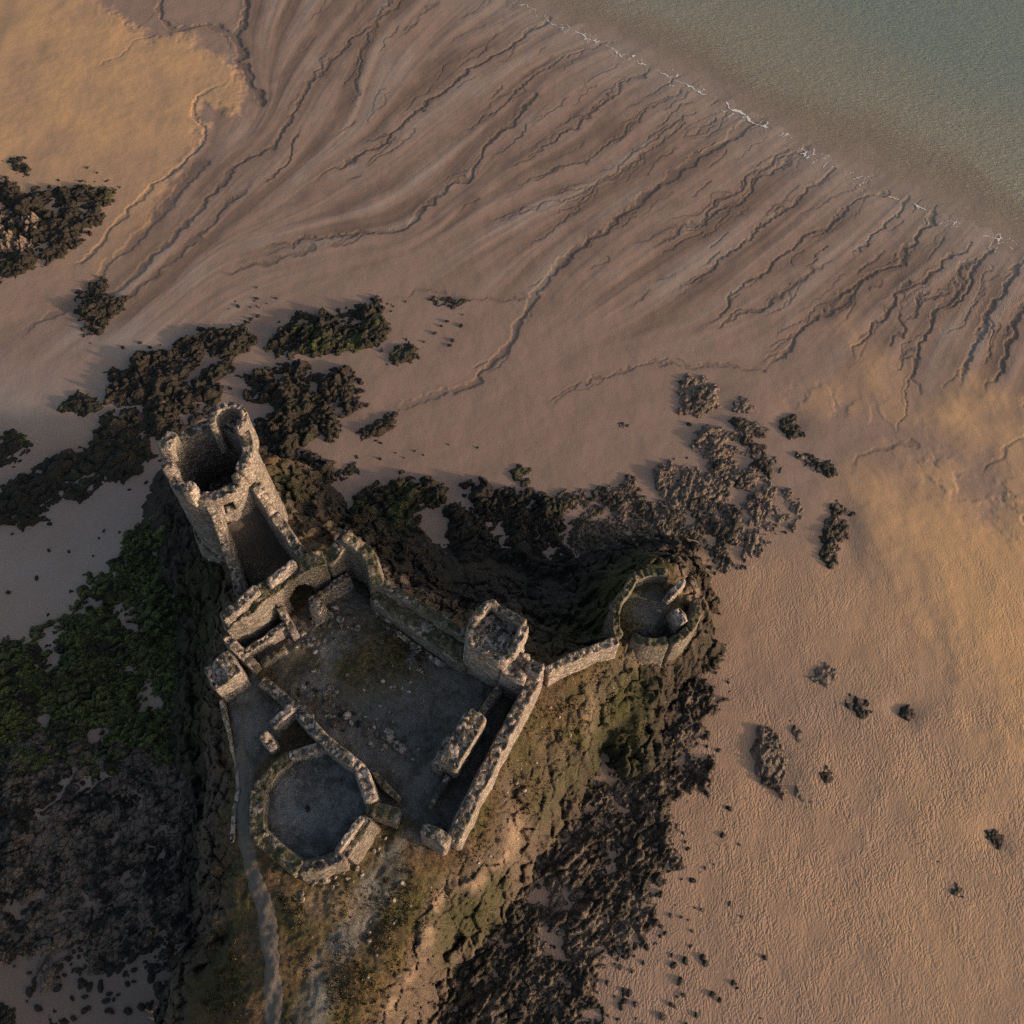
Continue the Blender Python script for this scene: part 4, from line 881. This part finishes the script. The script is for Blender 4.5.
for u, v, r in [(379,611,.45),(385,617,.5),(391,621,.45),(395,627,.4),(399,632,.5),(405,637,.45),(412,640,.4),(416,644,.42),(420,650,.4),(427,652,.42),(433,657,.5),(440,661,.5),(418,658,.35),(408,647,.3),(392,633,.4),(386,626,.4)]:
    q = at(u, v, 11.2); q[2] = gz(q); stone('fallen_stone', q, r, 'grey' if r < .42 else 'stone_pale', 'fallen block in the rows of stones along the courtyard wall', 'stone', g, rot=-.62+random.uniform(-.15,.15), sc_=(1.5,.85,.8))
g = 'loose stones scattered about the courtyard'
for k in range(95):
    u, v = random.choice([(330,615),(345,625),(300,640),(390,690),(345,690),(380,730),(400,745),(420,660),(300,700),(320,640)]); u += random.gauss(0, 14); v += random.gauss(0, 11)
    q = at(u, v, 11.1); q[2] = gz(q)
    stone('loose_stone', q, random.choice([.12,.15,.18,.22,.28,.38]), 'stone_pale', 'loose pale stone lying on the courtyard ground', 'stone', g)
g = 'rubble heaped at the foot of the cross wall'
for k in range(45):
    u, v = random.gauss(324, 9), random.gauss(614, 6); q = at(u, v, 11.1); q[2] = gz(q)+random.uniform(0, .12)
    stone('rubble_stone', q, random.choice([.14,.18,.24,.32,.42]), random.choice(['stone_pale','stone_pale','tan']), 'stone in the pale rubble heap below the cross wall pier', 'stone', g)
g = 'dark rubble along the diagonal wall'
for k in range(50):
    t = random.random(); u = 300+105*t+random.gauss(0, 6); v = 690+62*t+random.gauss(0, 6); q = at(u, v, 11.1); q[2] = gz(q)
    stone('rubble_stone', q, random.choice([.14,.18,.26,.36,.5]), random.choice(['grey','grey','stone_pale']), 'grey rubble stone along the courtyard side of the diagonal wall', 'stone', g)
W('wall_footing', [(384,733,11.7),(394,741,11.7),(404,750,11.6)], .7, 'stone', label='low broken footing lying alone beside the diagonal wall in the courtyard', cat='wall', rag=.4)
W('wall_footing', [(262,662,12.0),(272,655,12.3),(284,648,12.2)], .5, 'stone', label='short low footing just inside the lower left corner of the cross wall', cat='wall', rag=.4)
g = 'pale stones on the bank below the octagon'
for k in range(30):
    t = random.random(); u = 300+90*t+random.gauss(0, 5); v = 884-28*t*t*1.6+random.gauss(0, 6)
    q = at(u, v, 10.4); q[2] = gz(q); stone('loose_stone', q, random.uniform(.12, .32), 'stone_pale', 'pale stone on the bank just below the octagon', 'stone', g)
g = 'pale stones on the grassy slope right of the castle'
for k in range(40):
    u, v = random.choice([(560,720),(590,700),(540,780),(515,810),(400,910),(370,920),(360,950),(500,850)]); u += random.gauss(0, 14); v += random.gauss(0, 14)
    q = at(u, v, 8.5); q[2] = gz(q); stone('loose_stone', q, random.uniform(.1, .26), 'stone_pale', 'pale stone on the grassy slope right of the castle', 'stone', g)
for u, v, r, lab in [(217,459,.42,'white boulder on the floor inside the round tower'), (659,611,.38,'pale round stone on the bastion floor'), (308,809,.3,'dark stone in the middle of the octagon floor'),
                     (382,600,.5,'')]:
    if not lab: continue
    z = {217: 12.5, 659: 9.1, 308: 11.4}[u]; q = at(u, v, z); q[2] = max(gz(q), 8) if u != 217 else gz(q)
    if u == 217: q = np.array([tcx-.3, tcy+.2, gz((tcx-.3, tcy+.2))])
    stone('boulder', q, r, 'stone_pale' if u != 308 else 'black', lab, 'stone', None)
g = 'dark boulders strewn over the lower right sand'
n = 0
while n < 120:
    u = random.uniform(600, 790); v = random.uniform(800, 1030)
    if random.random() > math.exp(-max(0, (u-640)+(v-900)*-.1)/70): continue
    q = at(u, v, .5); q[2] = float(sand_base(q[:1], q[1:2])[0]); n += 1
    stone('boulder', q, random.choice([.15,.2,.25,.35]), random.choice(['black','brown']), 'small dark boulder on the rippled sand right of the boulder field', 'boulder', g)
g = 'black stones on the shaded sand left of the path'
for k in range(190):
    u = random.gauss(100, 60); v = 935+abs(random.gauss(0, 38))
    if u > 165 or u < -10: continue
    q = at(u, v, .5); q[2] = float(sand_base(q[:1], q[1:2])[0])
    stone('boulder', q, random.choice([.15,.22,.3,.42]), 'black', 'black stone on the shaded sand at lower left', 'boulder', g)
g = 'tiny dark stones on the sand above the castle'
for cu, cv, su, sv, k in [(255,305,12,8,14),(390,310,8,6,6),(440,330,30,10,8),(425,455,30,8,8),(60,180,40,10,10),(130,345,20,8,8),(60,570,40,30,12),(140,488,20,10,6)]:
    for _ in range(k):
        q = at(random.gauss(cu, su), random.gauss(cv, sv), .5); q[2] = float(sand_base(q[:1], q[1:2])[0])
        stone('small_stone', q, random.choice([.12,.16,.22,.3]), 'black', 'tiny dark stone on the smooth sand', 'stone', g)

# pebbles too small to count
VV, QQ, off = [], [], 0
for X, Y, Z, sel, mat, c, ar, bl, bg in PEB:
    ys, xs = np.where(sel); s = (slice(ys.min(), ys.max()+2), slice(xs.min(), xs.max()+2)); x, y, z = X[s], Y[s], Z[s]; k = sel[ys.min():ys.max()+1, xs.min():xs.max()+1]
    idx = np.arange(x.size).reshape(x.shape); q = np.stack([idx[:-1,:-1], idx[:-1,1:], idx[1:,1:], idx[1:,:-1]], -1)[k]
    VV.append(np.stack([x, y, z], -1).reshape(-1, 3)); QQ.append(q.reshape(-1, 4)+off); off += x.size
if VV: tag(link('pebbles', mesh_np('pebbles', np.vstack(VV), np.vstack(QQ), M['black'])), 'scattered small dark stones around the rocks', kind='stuff')

# ------------------------------------------------------------------ tufts and weed
def tufts(name, pts, h, w, mat, per=5, lean=.5):
    n = len(pts)*per; c = np.repeat(pts, per, 0)+np.c_[rng.normal(0, w*1.1, (n, 2)), np.zeros(n)]
    a = rng.uniform(0, 6.283, n); hh = h*rng.uniform(.5, 1.3, n); ln = rng.uniform(.2, 1, n)*lean*hh; la = rng.uniform(0, 6.283, n)
    d = np.c_[np.cos(a), np.sin(a), np.zeros(n)]*(w*rng.uniform(.5, 1.2, n))[:,None]
    V = np.stack([c-d-np.array([0,0,.05]), c+d-np.array([0,0,.05]), c+np.c_[np.cos(la)*ln, np.sin(la)*ln, hh]], 1).reshape(-1, 3)
    return mesh_np(name, V, np.arange(3*n).reshape(-1, 3), mat, smooth=False)
def scatter(zones, n, z, cond):
    out = []
    while len(out) < n:
        u0, v0, su, sv = random.choice(zones); q = at(random.gauss(u0, su), random.gauss(v0, sv), z); out.append(q)
    P = np.array(out); Z, sl = head_z(P[:,0], P[:,1]); P[:,2] = Z
    k = (Z > 3.0) & (sl < 1.3) & (fbm(P[:,0]*.35, P[:,1]*.35, 3, 91) > cond)
    return P[k]
gp = scatter([(560,730,25,35),(530,780,20,30),(590,690,20,20),(500,850,20,20),(400,900,30,30),(380,960,25,35),(330,990,25,30),(220,980,18,30),(215,870,8,50),(300,900,25,12),(600,630,20,12),(635,710,15,25),(470,910,18,12),(390,650,25,15),(225,740,6,40)], 7000, 8.8, -.1)
occ = np.array([at(310, 805, 11)[:2]]); dd = np.hypot(gp[:,0]-occ[0,0], gp[:,1]-occ[0,1]); gp = gp[dd > 6.6]
pp = xy([(244,705),(242,745),(244,775),(243,815),(246,845),(256,880),(266,920),(271,960),(271,1024)], 10.4); gp = gp[segdist(gp[:,0], gp[:,1], pp) > 1.2]
tag(link('dry_grass', tufts('dry_grass', gp, .15, .06, M['grass'], 6)), 'tufts of dry grass over the headland', kind='stuff')

# ------------------------------------------------------------------ camera, light
cam = bpy.data.cameras.new('camera'); co = bpy.data.objects.new('camera', cam); C.objects.link(co)
cam.sensor_width = 36; cam.lens = 36*F/1024; cam.shift_x = (512-U0)/1024; cam.clip_end = 9000; cam.clip_start = .5
co.location = (0, 0, CH); co.rotation_euler = (TH, 0, 0); sc.camera = co
SUN_EL, SUN_AZ = math.radians(10), math.radians(-20)
w = bpy.data.worlds.new('World'); sc.world = w; w.use_nodes = True; nt = w.node_tree; nt.nodes.clear()
sky = nt.nodes.new('ShaderNodeTexSky'); sky.sky_type = 'NISHITA'; sky.sun_disc = False; sky.dust_density = 3.5; sky.ozone_density = .6; sky.sun_elevation = SUN_EL; sky.sun_rotation = math.pi/2-SUN_AZ
bg = nt.nodes.new('ShaderNodeBackground'); bg.inputs[1].default_value = .15; wo = nt.nodes.new('ShaderNodeOutputWorld')
nt.links.new(sky.outputs[0], bg.inputs[0]); nt.links.new(bg.outputs[0], wo.inputs[0])
sl = bpy.data.lights.new('sun', 'SUN'); sl.energy = 2.9; sl.angle = math.radians(2.5); sl.color = (1, .75, .55)
so = bpy.data.objects.new('sun', sl); C.objects.link(so)
from mathutils import Vector
dv = Vector((math.cos(SUN_EL)*math.cos(SUN_AZ), math.cos(SUN_EL)*math.sin(SUN_AZ), math.sin(SUN_EL)))
so.rotation_euler = dv.to_track_quat('Z', 'Y').to_euler(); so.location = (60, -20, 60)
sc.view_settings.view_transform = 'Standard'; sc.view_settings.look = 'None'; sc.view_settings.exposure = 0.80; sc.view_settings.gamma = 1
sc.cycles.use_denoising = False; sc.cycles.sample_clamp_direct = 3.0; sc.cycles.sample_clamp_indirect = 2.0
